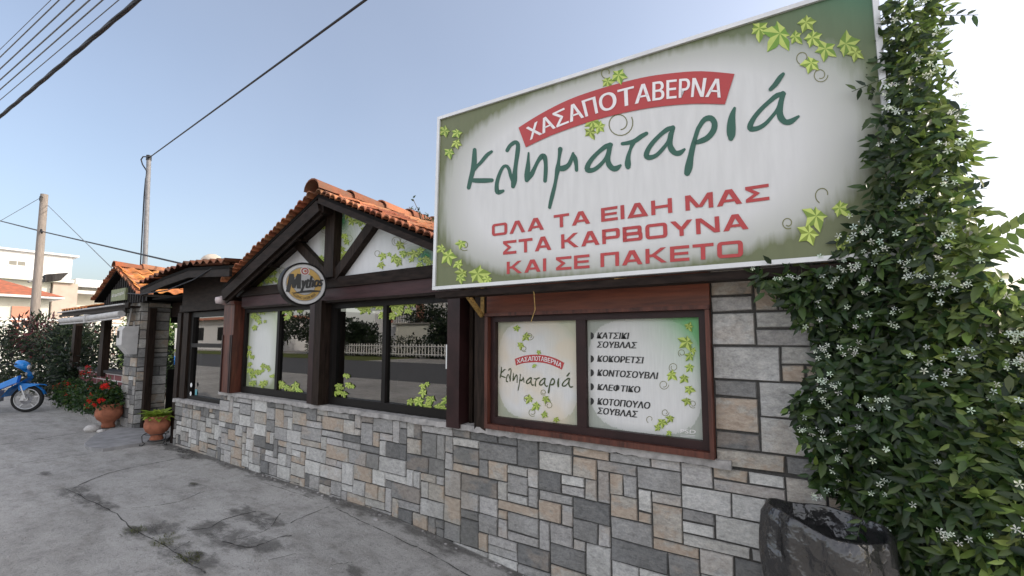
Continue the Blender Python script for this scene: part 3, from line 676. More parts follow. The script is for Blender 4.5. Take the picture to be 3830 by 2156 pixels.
leaves_print("printed_vine_leaves", [(1085,375,45),(1130,430,50),(1195,430,50),(1230,500,40),(1060,560,40),(1080,610,45),(1040,680,45),(1060,720,45),(1020,760,40),(880,480,40),(855,760,40),(870,810,35),(1560,640,60),(1410,740,50),(1390,820,45),(1510,760,60),(1600,720,50),(1690,720,55),(1740,690,45),(1790,770,50),(1740,820,45),(1550,800,45),(420,890,50),(370,960,45),(300,990,45),(250,1010,45),(430,950,40),(1820,800,45)], z4, GP, gp, 5, 1.05)
mb = MB()
for q in ((1530,610,45,2,1.3,4), (1600,600,40,1,1.2,4), (1360,720,35,0,1.2,4), (1100,590,40,3,1.1,4), (880,500,40,1,1.2,4), (500,880,35,2,1.2,4)): curl(mb, z4, GP, *q)
mb.build("printed_tendrils", M['tendril'], gp)
def timber(p, q, wdt, name="brace", y0=-0.03, y1=0.029):
    p, q = Vector(p), Vector(q); d = (q-p).normalized(); s = Vector((-d.z, 0, d.x))*(wdt/2); m = (y0+y1)/2
    mb = MB(); mb.beam((p.x, m, p.z), (q.x, m, q.z), s, (0, (y1-y0)/2, 0)); return mb.build(name, M['darkwoodv'], tav)
timber((-4.09, 0, 2.29), (-4.09, 0, 3.04), 0.155, "king_post", -0.06)
timber((-4.88, 0, 2.83), (-4.16, 0, 2.32), 0.10, y0=-0.045)
timber((-3.42, 0, 2.80), (-4.02, 0, 2.30), 0.10, y0=-0.042)
timber((-6.0, 0, roofline(-6.0)-.065), (-4.16, 0, roofline(-4.16)-.075), 0.13, "wall_rafter", -0.052)
timber((-2.15, 0, roofline(-2.15)-.035), (-4.02, 0, roofline(-4.02)-.04), 0.05, "wall_rafter", -0.05)
# posts between windows
mb = MB(); mb.box((-4.43, -0.03, 1.0), (-4.31, 0.16, 2.06)); mb.build("window_post", M['mahog'], tav)
mb = MB(); mb.box((-4.305, -0.055, 1.0), (-4.19, 0.16, 2.06)); mb.build("window_post", M['darkwoodv'], tav)
mb = MB(); mb.box((-2.475, -0.05, 0.97), (-2.345, 0.16, 2.10)); mb.build("window_post", M['mahog'], tav)
mb = MB(); mb.box((-2.335, 0.06, 0.97), (-2.30, 0.16, 2.10)); mb.box((-2.215, -0.02, 0.97), (-2.105, 0.16, 2.16)); mb.box((-2.30, 0.09, 1.95), (-2.215, 0.16, 2.10)); mb.build("window_post", M['darkwoodv'], tav)
# red brown pillar at the corner with a cap
mb = MB(); mb.box((-6.29, -0.05, 1.0), (-6.02, 0.2, 2.10)); pil = mb.build("corner_pillar", M['redwood'], tav)
mb = MB(); mb.box((-6.31, -0.07, 2.10), (-6.0, 0.2, 2.14)); mb.build("cap", M['redwood'], pil)
for a_ in (-6.285, -6.08, -6.045): mb = MB(); mb.box((a_, -0.062, 1.0), (a_+.022, -0.052, 1.715)); mb.build("moulding", M['mahog'], pil)
mb = MB(); mb.lathe([(.001, -.05), (.05, -.045), (.06, 0), (.055, .03), (.02, .04)], (-6.15, -0.16, 2.15), 16); mb.box((-6.17, -.16, 2.17), (-6.13, -.04, 2.20)); mb.build("wall_lamp", M['lampglass'], tav)

def window(x0, x1, z0, z1, y, mull, fr=0.045, mat='blackframe', name="window", mw=0.05, parent=tav, fb=None):
    """frame with vertical mullions; returns frame object and pane rectangles"""
    fb = fb or fr; mb = MB()
    mb.box((x0, y-0.035, z0), (x1, y+0.04, z0+fb)); mb.box((x0, y-0.035, z1-fr), (x1, y+0.04, z1))
    mb.box((x0, y-0.035, z0+fb), (x0+fr, y+0.04, z1-fr)); mb.box((x1-fr, y-0.035, z0+fb), (x1, y+0.04, z1-fr))
    for m in mull: mb.box((m-mw/2, y-0.03, z0+fb), (m+mw/2, y+0.04, z1-fr))
    o = mb.build(name, M[mat], parent)
    xs_ = [x0+fr]+[v for m in mull for v in (m-mw/2, m+mw/2)]+[x1-fr]
    return o, [(xs_[2*i], xs_[2*i+1], z0+fb, z1-fr) for i in range(len(xs_)//2)]
def pane(rect, y, parent, mat='glass', name="pane"):
    a, b, c, d = rect; mb = MB(); mb.face([(a, y, c), (b, y, c), (b, y, d), (a, y, d)], uv=[(0, 0), (1, 0), (1, 1), (0, 1)]); return mb.build(name, M[mat], parent)
W1, r1 = window(-5.98, -4.435, 1.005, 2.04, 0.09, [-5.20], 0.05, fb=0.075)
pane(r1[0], 0.09, W1, 'film', "printed_film"); pane(r1[1], 0.09, W1)
W2, r2 = window(-4.18, -2.48, 1.005, 2.035, 0.09, [-3.36], 0.055, fb=0.075)
pane(r2[0], 0.092, W2); pane(r2[1], 0.09, W2)
mb = MB(); mb.face([(-2.30, 0.12, 1.0), (-2.215, 0.12, 1.0), (-2.215, 0.12, 1.95), (-2.30, 0.12, 1.95)]); mb.build("glass_strip", M['glass'], tav)
mb = MB(); mb.box((-2.56, 0.03, 1.42), (-2.535, 0.055, 1.62)); mb.build("latch", M['white'], W2)
WP = lambda p, o=0.002: atY(p, 0.088-o)
leaves_print("leaf_decal", [(230,270,35),(290,270,35),(350,265,30),(420,265,30),(275,330,35),(290,370,35),(250,420,35),(190,600,25),(200,650,35),(230,690,30),(205,750,30),(200,810,35),(225,850,40),(290,830,35),(320,770,40),(365,780,30),(235,920,40),(320,930,45),(245,300,30),(410,860,25),(520,270,40),(560,290,40),(540,335,35),(590,255,30),(660,270,30),(490,930,45),(530,960,40),(560,980,35),(610,950,50),(640,985,35),(750,1000,30),(790,985,40)], z5, WP, W1, 2, 1.1)
leaves_print("leaf_decal", [(1190,210,50),(1250,230,50),(1310,210,50),(1380,230,50),(1230,270,40),(1400,300,35),(1090,860,35),(1095,940,45),(1010,950,45),(1005,1010,40),(1050,1020,40),(1500,225,50),(1560,230,55),(1630,205,50),(1680,210,40),(1500,310,45),(1560,290,40),(1765,950,40),(1770,1010,45),(1650,1090,45),(1730,1090,55),(1840,1070,55),(1985,1080,60),(1800,1135,50),(1900,1140,50),(1955,1150,45),(1280,270,35),(1620,270,35)], z5, WP, W2, 3, 1.1)
# side window over the low wall
W0, r0 = window(-7.62, -6.40, 0.805, 2.05, 0.13, [-6.47], 0.07, fb=0.05, mw=0.03)
mb = MB(); mb.box((-7.55, 0.085, 1.545), (-6.49, 0.17, 1.60)); mb.build("mid_rail", M['blackframe'], W0)
pane((-7.55, -6.485, 0.855, 1.545), 0.13, W0); pane((-7.55, -6.485, 1.60, 1.98), 0.131, W0)
mb = MB(); mb.box((-7.80, 0.06, 0.80), (-7.63, 0.22, 2.05)); mb.build("window_post", M['darkwoodv'], tav)
mb = MB(); mb.box((-7.85, 0.02, 2.06), (-6.37, 0.2, 2.16)); mb.box((-7.85, 0.05, 2.16), (-6.37, 0.2, 2.55)); mb.build("fascia", M['darkwood'], tav)
mb = MB()
for i, (x, y, rx, rz, m) in enumerate(((715,1441,5.2,16,0), (713,1473,5,14,0))):
    c0 = atY((x, y), 0.088); mb.disc(c0, (0, 1, 0), 0, 0.03 if i else 0.032, 20)
mb.build("round_sticker", M['sticker'], W0)
p0 = atY((733, 1468), 0.126); mb = MB(); mb.box((p0.x-.03, 0.126, p0.z-.04), (p0.x+.03, 0.128, p0.z+.04)); mb.build("square_sticker", M['stickerblue'], W0)
# menu window: red surround, mahogany frame, printed films
mb = MB()
mb.box((-2.10, -0.045, 1.0), (-2.072, 0.16, 1.835)); mb.box((-0.522, -0.045, 1.0), (-0.50, 0.16, 1.835)); mb.box((-2.072, -0.045, 1.0), (-0.522, 0.16, 1.035)); mb.box((-2.10, -0.05, 1.838), (-0.50, 0.16, 1.862))
mw_ = mb.build("menu_window", M['redwood'], tav)
WM, rm = window(-2.071, -0.523, 1.036, 1.837, 0.03, [-1.32], 0.042, 'mahog', "inner_frame", 0.07, mw_, 0.05)
f1_ = pane(rm[0], 0.035, mw_, 'menufilmwarm', "printed_film"); f2_ = pane(rm[1], 0.035, mw_, 'menufilm', "printed_film")
mb = MB(); mb.box((-2.10, -0.02, 1.863), (-0.50, 0.16, 2.20)); mb.build("red_board", M['redpanel'], tav)
MP = lambda p, o=0.002: atY(p, 0.035-o)
leaves_print("printed_leaves", [(545,440,38),(610,500,45),(575,560,38),(640,950,45),(755,950,45),(690,1000,50),(745,1065,40),(830,1100,35),(705,612,26),(670,712,24),(1790,425,45),(1780,540,75),(1800,640,45),(1820,600,35),(1800,720,45),(1665,775,55),(1760,800,50),(1795,880,55),(1780,965,45),(1600,1120,50),(1660,1090,40),(1650,1195,30),(1570,1160,35)], z6, MP, mw_, 8, 1.0)
mb = MB()
for q in ((640,500,30,0,1.2,4), (600,590,22,1,1.2,4), (625,950,28,2,1.3,4), (740,905,22,1,1.3,4), (780,1000,28,3,1.2,4), (660,1050,30,1,1.2,4), (1680,725,34,2,1.3,4), (1610,850,36,0,1.3,4), (1820,990,30,1,1.2,4), (1740,620,28,2,1.2,4), (1620,1050,28,0,1.2,4), (1510,1100,28,2,.8,4)): curl(mb, z6, MP, *q)
mb.build("printed_tendrils", M['tendril'], mw_)
def banner(curve_t, curve_b, z, plane, parent, offb, offt, nm="banner"):
    T = smooth_path(curve_t, 4); B = smooth_path(curve_b, 4); mb = MB(); n = len(T)-1
    for i in range(n): mb.face([plane(z(*B[i]), offb), plane(z(*B[i+1]), offb), plane(z(*T[i+1]), offb), plane(z(*T[i]), offb)])
    o = mb.build(nm, M['signred'], parent)
    def at(c, s):
        q = min(max(s, 0), 1)*n; i = min(int(q), n-1); f = q-i; return (c[i][0]*(1-f)+c[i+1][0]*f, c[i][1]*(1-f)+c[i+1][1]*f)
    def fn(s, t):
        s = 0.045+0.91*s; t = 0.20+0.60*t; a, b = at(B, s), at(T, s)
        return plane(z(a[0]*(1-t)+b[0]*t, a[1]*(1-t)+b[1]*t), offt)
    mb = MB(); put_text(mb, "ΧΑΣΑΠΟΤΑΒΕΡΝΑ", fn, 0.004); put_text(mb, "ΧΑΣΑΠΟΤΑΒΕΡΝΑ", lambda s, t: fn(s+.004, t)+Vector((0, -.0006, 0)), 0.004); mb.build(nm+"_lettering", M['signwhite'], parent)
zm5 = zm(1850, 1300, 6.043)
banner([(455,262),(650,195),(850,165),(1000,165),(1180,190),(1380,250),(1575,350)], [(480,408),(640,360),(840,340),(1000,340),(1170,365),(1350,425),(1520,505)], zm5, MP, mw_, 0.0015, 0.003)
# small hand lettered word on the film: the same strokes, levelled
def warp(p):
    x, y = p; u = (x-1750)/1287.0; ybase = 700-u*335; return (1870+u*284, 1412+u*18+(y-ybase)*0.285)
mb = MB()
for i, st in enumerate(LOGOPX):
    for pl in st: mb.face([MP(warp(q), 0.002+0.0005*(i % 3)) for q in pl])
mb.build("script_lettering", M['olivink'], mw_)
for s_, bl, br, h in (("ΚΑΤΣΙΚΙ",(1125,516),(1353,520),44), ("ΣΟΥΒΛΑΣ",(1125,582),(1410,588),45), ("ΚΟΚΟΡΕΤΣΙ",(1127,684),(1458,697),46), ("ΚΟΝΤΟΣΟΥΒΛΙ",(1127,786),(1563,810),47), ("ΚΛΕΦΤΙΚΟ",(1128,890),(1436,910),47), ("ΚΟΤΟΠΟΥΛΟ",(1128,994),(1508,1026),48), ("ΣΟΥΒΛΑΣ",(1128,1060),(1416,1088),46)):
    mb = MB()
    for k_ in (0, 1, 2): put_text(mb, s_, quadmap(*[MP(z6(x_+k_*2.2, y_), .002+.0004*k_) for x_, y_ in (bl, (br[0]-4, br[1]), (bl[0]+8, bl[1]-h), (br[0]+4, br[1]-h-2))]), 0.003)
    mb.build("menu_lettering", M['ink'], mw_)
for y in (497, 664, 764, 865, 970):
    mb = MB(); mb.face([MP(z6(1081+24*cos(t), y+26*sin(t))) for t in [-pi/2+pi*q/10 for q in range(11)]]); mb.build("menu_bullet", M['ink'], mw_)
mb = MB(); put_text(mb, "PSD", quadmap(MP(z6(1730, 1200)), MP(z6(1840, 1206)), MP(z6(1732, 1172)), MP(z6(1842, 1178))), 0.0)
for y in (1212, 1222): mb.face([MP(z6(*q)) for q in ((1730, y), (1838, y+6), (1838, y+9), (1730, y+3))])
mb.build("printer_mark", M['signwhite'], mw_)

# roofs ---------------------------------------------------------------------
TC = [(0.37, 0.125, 0.055), (0.42, 0.16, 0.075), (0.30, 0.095, 0.045), (0.46, 0.20, 0.10), (0.24, 0.08, 0.042)]
def tile_slope(mb, ridge0, ridge1, down, per=0.21, course=0.34, amp=0.028, seed=1, cols=TC):
    """corrugated tile sheet: ridge0->ridge1 along the ridge, down = vector from ridge to eave"""
    rnd = random.Random(seed); ridge0, ridge1, down = map(Vector, (ridge0, ridge1, down)); e = ridge1-ridge0; L = e.length; e.normalize()
    S = down.length; d = down/S; n = e.cross(d)
    if n.z < 0: n = -n
    nc = max(1, round(L/per)); nr = max(1, round(S/course)); pw = L/nc
    for j in range(nr):
        for i in range(nc):
            c = jit(rnd.choice(cols), rnd, 0.12); lift = rnd.uniform(0, .006)
            rows = []
            for q, h in ((0, -0.006), (1.04, 0.016+lift)):
                rows.append([ridge0+e*((i+s/8)*pw)+d*(min(S, (j+q)*S/nr))+n*(amp*(0.5+0.5*cos(2*pi*s/8))*1.6+h) for s in range(9)])
            lip = [p-n*0.016 for p in rows[1]]
            mb.grid([rows[0], rows[1], lip], c)
def verge(mb, p, q, yv, n, seed, r=0.045, ln=0.24):
    """small half round tiles laid across the verge, their ends towards the street"""
    rnd = random.Random(seed); p, q = Vector(p), Vector(q); d = (q-p).normalized(); nn = Vector((-d.z, 0, d.x))
    if nn.z < 0: nn = -nn
    for i in range(n):
        cpos = p+(q-p)*((i+.5)/n); c = jit(rnd.choice(TC), rnd, 0.15); hw = (q-p).length/n/2*1.05; y0 = yv+rnd.uniform(-.012, .012)
        rows = [[Vector((cpos.x, y, cpos.z))+d*(cos(pi*s/6)*hw*k)+nn*(sin(pi*s/6)*r*k) for s in range(7)] for y, k in ((y0, 1.0), (y0+ln, 0.85))]
        mb.grid(rows, c)
        inner = [Vector(v)-nn*0.012 for v in rows[0]]
        mb.grid([rows[0], inner], c)
def ridge_caps(mb, p, q, r, ln, seed):
    rnd = random.Random(seed); p, q = Vector(p), Vector(q); d = (q-p).normalized(); s_ = Vector((d.y, -d.x, 0)).normalized(); n = max(1, round((q-p).length/ln))
    for i in range(n):
        a = p+(q-p)*(i/n); b = p+(q-p)*((i+1.12)/n); c = jit(rnd.choice(TC), rnd, 0.12)
        rows = [[Vector(o)+s_*(cos(pi*t/8)*r*k)+Vector((0, 0, sin(pi*t/8)*r*k*0.9-0.03+h)) for t in range(9)] for o, k, h in ((a, 1.12, 0.012), (a*0.5+b*0.5, 1.0, 0.006), (b, .88, 0))]
        mb.grid(rows, c); mb.grid([rows[0], [Vector(v)-Vector((0, 0, .015)) for v in rows[0]]], c)
RX, RZ, SL = -4.09, 3.13, 0.418; YF, YB = -0.22, 5.2
roof = thing("x", "x", "x"); bpy.data.objects.remove(roof)
mb = MB(); mb.hexa([(RX, YF+.02, RZ-.05), (-1.9, YF+.02, RZ-.05-SL*2.19), (-1.9, YB, RZ-.05-SL*2.19), (RX, YB, RZ-.05), (RX, YF+.02, RZ-.012), (-1.9, YF+.02, RZ-.012-SL*2.19), (-1.9, YB, RZ-.012-SL*2.19), (RX, YB, RZ-.012)])
mb.hexa([(-6.0, YF+.02, RZ-.05-SL*1.91), (RX-.001, YF+.02, RZ-.05), (RX-.001, YB, RZ-.05), (-6.0, YB, RZ-.05-SL*1.91), (-6.0, YF+.02, RZ-.012-SL*1.91), (RX-.001, YF+.02, RZ-.012), (RX-.001, YB, RZ-.012), (-6.0, YB, RZ-.012-SL*1.91)])
roof = mb.build("roof", M['soffit'], tav)
mb = MB(); tile_slope(mb, (RX, YF+.02, RZ), (RX, YB, RZ), (2.19, 0, -SL*2.19), seed=1); tile_slope(mb, (RX, YF+.02, RZ), (RX, YB, RZ), (-1.91, 0, -SL*1.91), seed=2); mb.build("roof_tiles", M['tile'], roof)
mb = MB(); verge(mb, (RX+.03, 0, RZ-.01), (-1.9, 0, RZ-.01-SL*2.16), YF-.03, 26, 3); verge(mb, (RX-.03, 0, RZ-.01), (-5.95, 0, RZ-.01-SL*1.83), YF-.03, 23, 4); mb.build("verge_tiles", M['tile'], roof)
mb = MB(); ridge_caps(mb, (RX, YF-.06, RZ+.03), (RX, YB, RZ+.03), 0.115, 0.42, 5); mb.build("ridge_tiles", M['tile'], roof)
for sx, xe in ((1, -1.95), (-1, -6.02)):
    mb = MB()
    a = Vector((RX, YF+.035, RZ-.13)); b = Vector((xe, YF+.035, RZ-.13-SL*abs(xe-RX))); d = (b-a).normalized(); n_ = Vector((-d.z, 0, d.x))
    if sx > 0: a.z += .055; b.z += .055; mb.beam(a, b, n_*0.028, (0, 0.018, 0))
    else: mb.beam(a, b, n_*0.062, (0, 0.018, 0)); mb.beam(a+Vector((0, .028, -.05)), b+Vector((0, .028, -.05)), n_*.05, (0, .01, 0))
    mb.build("bargeboard", M['darkwood'], roof)
for sx, xe, fr_ in ((-1, -5.95, (.3, .6, .9)),):
    for q in fr_:
        x = RX+(xe-RX)*q; z = RZ-.12-SL*abs(x-RX); mb = MB(); mb.box((x-.04, YF+.06, z-.05), (x+.04, 0.03, z+.05)); mb.build("purlin", M['darkwood'], roof)
mb = MB(); mb.box((RX-.05, YF+.05, RZ-.2), (RX+.05, .03, RZ-.08)); mb.build("purlin", M['darkwood'], roof)
# porch roof left of the gable
PF = [(-8.5, 2.46), (-8.3, 2.48), (-7.6, 2.56), (-6.82, 2.62), (-5.70, 2.55)]
mb = MB()
for (xa, za), (xb, zb) in zip(PF[:-1], PF[1:]):
    mb.hexa([(xa, -0.28, za-.06), (xb, -0.28, zb-.06), (xb, 4.5, zb+.62), (xa, 4.5, za+.62), (xa, -0.28, za-.02), (xb, -0.28, zb-.02), (xb, 4.5, zb+.66), (xa, 4.5, za+.66)])
proof = mb.build("porch_roof", M['soffit'], tav)
mb = MB()
for i, ((xa, za), (xb, zb)) in enumerate(zip(PF[:-1], PF[1:])):
    tile_slope(mb, (xa, 4.5, za+.68), (xb, 4.5, zb+.68), (0, -4.83, -.68), 0.20, 0.36, seed=20+i, cols=[(0.24, 0.08, 0.04), (0.30, 0.10, 0.045), (0.18, 0.07, 0.04)])
mb.build("roof_tiles", M['tile'], proof)
mb = MB()
for i in range(3): mb.tube([(-6.85, -.2+i*.09, 2.665+i*.012), (-5.95, -.2+i*.09, 2.60+i*.012)], 0.035, 8, TC[4])
mb.build("flashing_tiles", M['tile'], proof)
mb = MB()
for (xa, za), (xb, zb) in zip(PF[:-1], PF[1:]): mb.beam((xa, -0.26, za-.10), (xb, -0.26, zb-.10), (0, .015, 0), (0, 0, .05))
mb.box((-9.5, 0.5, 2.05), (-7.86, 0.6, 2.30)); mb.box((-7.62, 0.055, 2.16), (-6.40, 0.15, 2.5)); mb.build("porch_beam", M['darkwood'], tav)
mb = MB(); mb.box((-9.2, 0.10, 2.31), (-5.9, 3.0, 2.34)); mb.build("porch_ceiling", M['soffit'], tav)
mb = MB(); mb.tube([(-9.0, -.29, 2.38), (-8.4, -.3, 2.33), (-7.4, -.3, 2.335), (-6.6, -.3, 2.42), (-6.1, -.27, 2.55)], 0.008, 6); mb.build("hanging_cable", M['cable'], tav)
c0 = atY((792, 985), 1.2); mb = MB(); rr = 0.19
mb.lathe([(rr, -.25), (rr, 0), (rr*.92, .07), (rr*.7, .13), (rr*.35, .17), (.001, .18)], (c0.x, 1.2, c0.z), 20, sx=1.25); o = mb.build("roof_vent", M['pale'], tav)
# entrance recess
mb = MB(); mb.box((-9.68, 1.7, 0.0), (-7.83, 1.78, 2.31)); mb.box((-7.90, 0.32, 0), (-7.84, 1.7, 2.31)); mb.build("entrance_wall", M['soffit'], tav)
mb = MB(); mb.box((-9.2, 1.62, 0.14), (-9.12, 1.70, 2.2)); mb.box((-8.25, 1.62, 0.14), (-8.17, 1.70, 2.2)); mb.box((-9.12, 1.62, 2.12), (-8.25, 1.70, 2.2)); mb.box((-9.12, 1.62, 0.14), (-8.25, 1.70, 0.95)); mb.box((-8.72, 1.62, .95), (-8.66, 1.70, 2.12)); dr = mb.build("door", M['darkwoodv'], tav)
mb = MB(); mb.face([(-9.12, 1.66, .95), (-8.72, 1.66, .95), (-8.72, 1.66, 2.12), (-9.12, 1.66, 2.12)]); mb.face([(-8.66, 1.66, .95), (-8.25, 1.66, .95), (-8.25, 1.66, 2.12), (-8.66, 1.66, 2.12)]); mb.build("pane", M['glass'], dr)
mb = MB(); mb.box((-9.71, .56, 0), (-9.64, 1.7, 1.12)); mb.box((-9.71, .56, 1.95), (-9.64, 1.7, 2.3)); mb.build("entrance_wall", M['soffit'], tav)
for a_, b_ in (((-7.98, 0.05, 0.14), (-7.86, 0.2, 2.05)), ((-9.66, .2, .14), (-9.56, .3, 2.2))): mb = MB(); mb.box(a_, b_); mb.build("entrance_post", M['darkwoodv'], tav)
mb = MB(); d0 = [atY((x, y), .75) for x, y in ((655, 1228), (693, 1228), (690, 1365), (650, 1365))]; mb.face(d0); mb.build("side_glass", M['glass'], tav)

# ------------------------------------------------------------------ billboard
ra, rb, ro = 0.06508, 0.02686, 0.00420
SR = Vector((cos(ra)*cos(ro), sin(ra)*cos(ro), sin(ro))); nn0 = Vector((-SR.y, SR.x, 0)).normalized()
SU = (Vector((0, 0, 1))*cos(rb)+nn0*sin(rb)); SU = (SU-SR*SU.dot(SR)).normalized(); SN = SR.cross(SU)   # SN points to the street
if SN.y > 0: SN = -SN
SO = Vector((-2.3053, -0.38, 2.0352)); SW, SH = 2.627, 1.310
bill = thing("billboard", "large white printed billboard with green script and red Greek lettering above the menu window", "sign", SO)
def SP(p, off=0.0):
    d = ray(p); o = SO+SN*off; t = (o-CAM).dot(SN)/d.dot(SN); return CAM+d*t
def suv(u, v, off=0.0): return SO+SR*(SW*u)+SU*(SH*v)+SN*off
mb = MB(); n = 1
mb.face([suv(0, 0), suv(1, 0), suv(1, 1), suv(0, 1)], uv=[(0, 0), (1, 0), (1, 1), (0, 1)]); mb.build("printed_panel", M['signpanel'], bill)
mb = MB()
for a, b in (((0, 0), (1, 0)), ((0, 1), (1, 1))):
    p, q = suv(*a, -.02), suv(*b, -.02); mb.beam(p-SR*.012, q+SR*.012, SU*.012, SN*.035)
for a, b in (((0, 0), (0, 1)), ((1, 0), (1, 1))):
    p, q = suv(*a, -.02), suv(*b, -.02); mb.beam(p+SU*.013, q-SU*.013, SR*.012, SN*.035)
mb.build("frame", M['alu'], bill)
mb = MB(); mb.beam(suv(.02, .5, -.045), suv(.98, .5, -.045), SU*(SH*.48), SN*.012); mb.build("back_board", M['steel'], bill)
mb = MB(); p, q = suv(.0, -.035, -.06), suv(1, -.035, -.06); mb.beam(p, q, SU*.022, SN*.05); mb.build("bottom_rail", M['darkwood'], bill)
mb = MB(); a = atY((1738, 1090), -.33); b = atY((1803, 1182), -.03); mb.beam(a, b, (.014, 0, 0), (0, .008, .012)); mb.box((b.x-.016, -.03, b.z), (b.x+.016, -.022, b.z+.25))
for u in (.5, .9): 
    c_ = suv(u, 0.0, -.05); mb.beam(c_, (c_.x, .02, c_.z), (.015, 0, 0), (0, 0, .015)); c_ = suv(u, .55, -.06); mb.beam(c_, (c_.x, .5, c_.z), (.015, 0, 0), (0, 0, .015))
mb.build("bracket", M['rust'], bill)
for u in (.12, .5, .88): mb = MB(); mb.box((suv(u, 0).x-.03, .5, 1.9), (suv(u, 0).x+.03, .56, 3.25)); mb.build("support_post", M['steel'], bill)
mb = MB()
for i, st in enumerate(LOGOPX):
    for pl in st: mb.face([SP(q, 0.002+0.0006*(i % 3)) for q in pl])
mb.build("script_lettering", M['signgreen'], bill)
banner([(447,630),(560,560),(700,490),(860,435),(1050,385),(1200,362),(1350,352),(1512,365)], [(483,727),(600,672),(740,620),(880,578),(1050,540),(1200,520),(1330,512),(1465,515)], z7, SP, bill, 0.0045, 0.0062)
for s_, bl, br, tl, tr in (("ΟΛΑ ΤΑ ΕΙΔΗ ΜΑΣ",(316,1166),(1685,986),(316,1107),(1680,906)), ("ΣΤΑ ΚΑΡΒΟΥΝΑ",(371,1257),(1582,1129),(371,1190),(1577,1050)), ("ΚΑΙ ΣΕ ΠΑΚΕΤΟ",(389,1352),(1555,1266),(389,1292),(1553,1184))):
    mb = MB(); put_caps(mb, s_, quadmap(SP(z7(*bl), .003), SP(z7(*br), .003), SP(z7(*tl), .003), SP(z7(*tr), .003)), SN); mb.build("red_lettering", M['signred'], bill)
leaves_print("printed_vine_leaves", [(1635,140,60),(1735,165,85),(1865,110,55),(1810,180,40),(1895,185,60),(1960,240,60),(2060,215,75),(2110,258,45),(1890,310,55),(85,645,35),(145,655,30),(140,705,30),(105,750,32),(165,1200,30),(70,1225,30),(100,1260,45),(150,1300,30),(170,1345,35),(245,1350,60),(160,1370,30),(295,1375,35),(2030,1025,55),(1915,1065,75),(1880,1150,65),(2045,1190,65),(940,370,48),(885,402,40),(812,600,50),(800,650,36),(845,625,36)], z7, SP, bill, 12, 1.08)
mb = MB()
for q in ((945,610,68,-.5,1.3,5), (1935,370,38,0,1.3,4), (1850,285,36,2,.8,4), (1775,1100,30,1,1.2,5), (1950,960,45,2,.7,5), (180,1210,28,1,1.1,4), (90,1290,28,0,1.1,4), (880,360,30,1,.9,5)): curl(mb, z7, SP, *q)
mb.build("printed_tendrils", M['tendril'], bill)
mb = MB(); mb.tube([suv(.30, -.02, -.02), suv(.31, -.06, -.01), suv(.312, -.14, -.015), suv(.302, -.2, -.01)], 0.003, 6); mb.build("loose_wire", M['rust'], bill)

# ------------------------------------------------------------------ round beer sign, standing out from the post
BC = Vector((-4.27, -0.42, 2.185)); bn = Vector((0.962, -0.272, 0)).normalized(); BC = atY((1137, 1064), -0.36)
bR = 0.207
beer = thing("round_beer_sign", "round projecting beer sign with gold disc and black lettering on the window post", "sign", BC)
ba = Vector((bn.y, -bn.x, 0)); ba = -ba if ba.dot(RT) < 0 else ba; bu = Vector((0, 0, 1))
mb = MB()
prof = [(bR*.96, -.11), (bR, -.10), (bR, .015), (bR*.985, .024), (bR*.925, .024), (bR*.92, .012)]
mb.grid([[BC+(ba*cos(t)+bu*sin(t))*r_+bn*h for t in [2*pi*i/48 for i in range(48)]] for r_, h in prof], close=True); mb.disc(BC-bn*.11, bn, 0, bR*.96, 48); mb.build("rim", M['blackframe'], beer)
mb = MB(); GO = srgb(178, 146, 84); WH = (0.50, 0.49, 0.48)
for r0_, r1_, c in ((.79, .925, (0.50, 0.50, 0.50)), (.775, .79, (.05, .04, .03)), (.76, .775, WH), (.745, .76, (.08, .06, .04)), (.50, .745, GO), (.485, .50, (.1, .07, .04)), (0, .485, (.36, .36, .36))):
    mb.disc(BC+bn*.012, bn, r0_*bR, r1_*bR, 48, c)
mb.disc(BC+bn*.0135+bu*(bR*.60), bn, 0, bR*.20, 28, WH); mb.disc(BC+bn*.015+bu*(bR*.60), bn, bR*.105, bR*.16, 28, (0.30, 0.05, 0.05)); mb.disc(BC+bn*.015+bu*(bR*.60)+ba*(bR*.02), bn, 0, bR*.06, 16, (0.35, 0.12, 0.06))
mb.build("face_disc", M['disc'], beer)
bq = lambda x, y, o=.017: BC+ba*(x*bR)+bu*(y*bR)+bn*o
mb = MB()
for k_ in range(3):
    o_ = .016+.0004*k_; d_ = k_*.03
    for p in ribbon2d([(-.72+d_, -.40, .10), (-.60+d_, .40, .12)], False)+ribbon2d([(-.58+d_, .42, .10), (-.47+d_, -.20, .10)], False)+ribbon2d([(-.49+d_, -.20, .09), (-.28+d_, .44, .10)], False)+ribbon2d([(-.27+d_, .44, .11), (-.27+d_, -.22, .11)], False): mb.face([bq(q[0], q[1], o_+.0001*(q[1] > 0)) for q in p])
    put_text(mb, "ythos", quadmap(bq(-.20+d_, -.42, o_), bq(.72+d_, -.20, o_), bq(-.14+d_, .36, o_), bq(.80+d_, .44, o_)), 0.004, 0.1)
for p in ribbon2d([(-.45, -.44, .03), (-.1, -.36, .09), (.3, -.30, .10), (.70, -.28, .05)], False): mb.face([bq(*q, .019) for q in p])
s_ = "HELLENIC LAGER BEER"
mb.build("lettering", M['ink'], beer)
mb = MB()
put_text(mb, s_, lambda s, t: bq(sin((s-.5)*1.75)*(.70-.12*t), -cos((s-.5)*1.75)*(.70-.12*t), .016), 0.004); mb.build("arc_lettering", M['ink'], beer)
mb = MB(); e = BC+ba*bR-bn*.03; mb.beam(e-ba*.02+bu*.09, (-4.25, -.056, e.z+.10), (0, 0, .012), (.012, .012, 0)); mb.beam(e-ba*.02-bu*.09, (-4.25, -.056, e.z-.08), (0, 0, .012), (.012, .012, 0)); mb.build("bracket", M['iron'], beer)

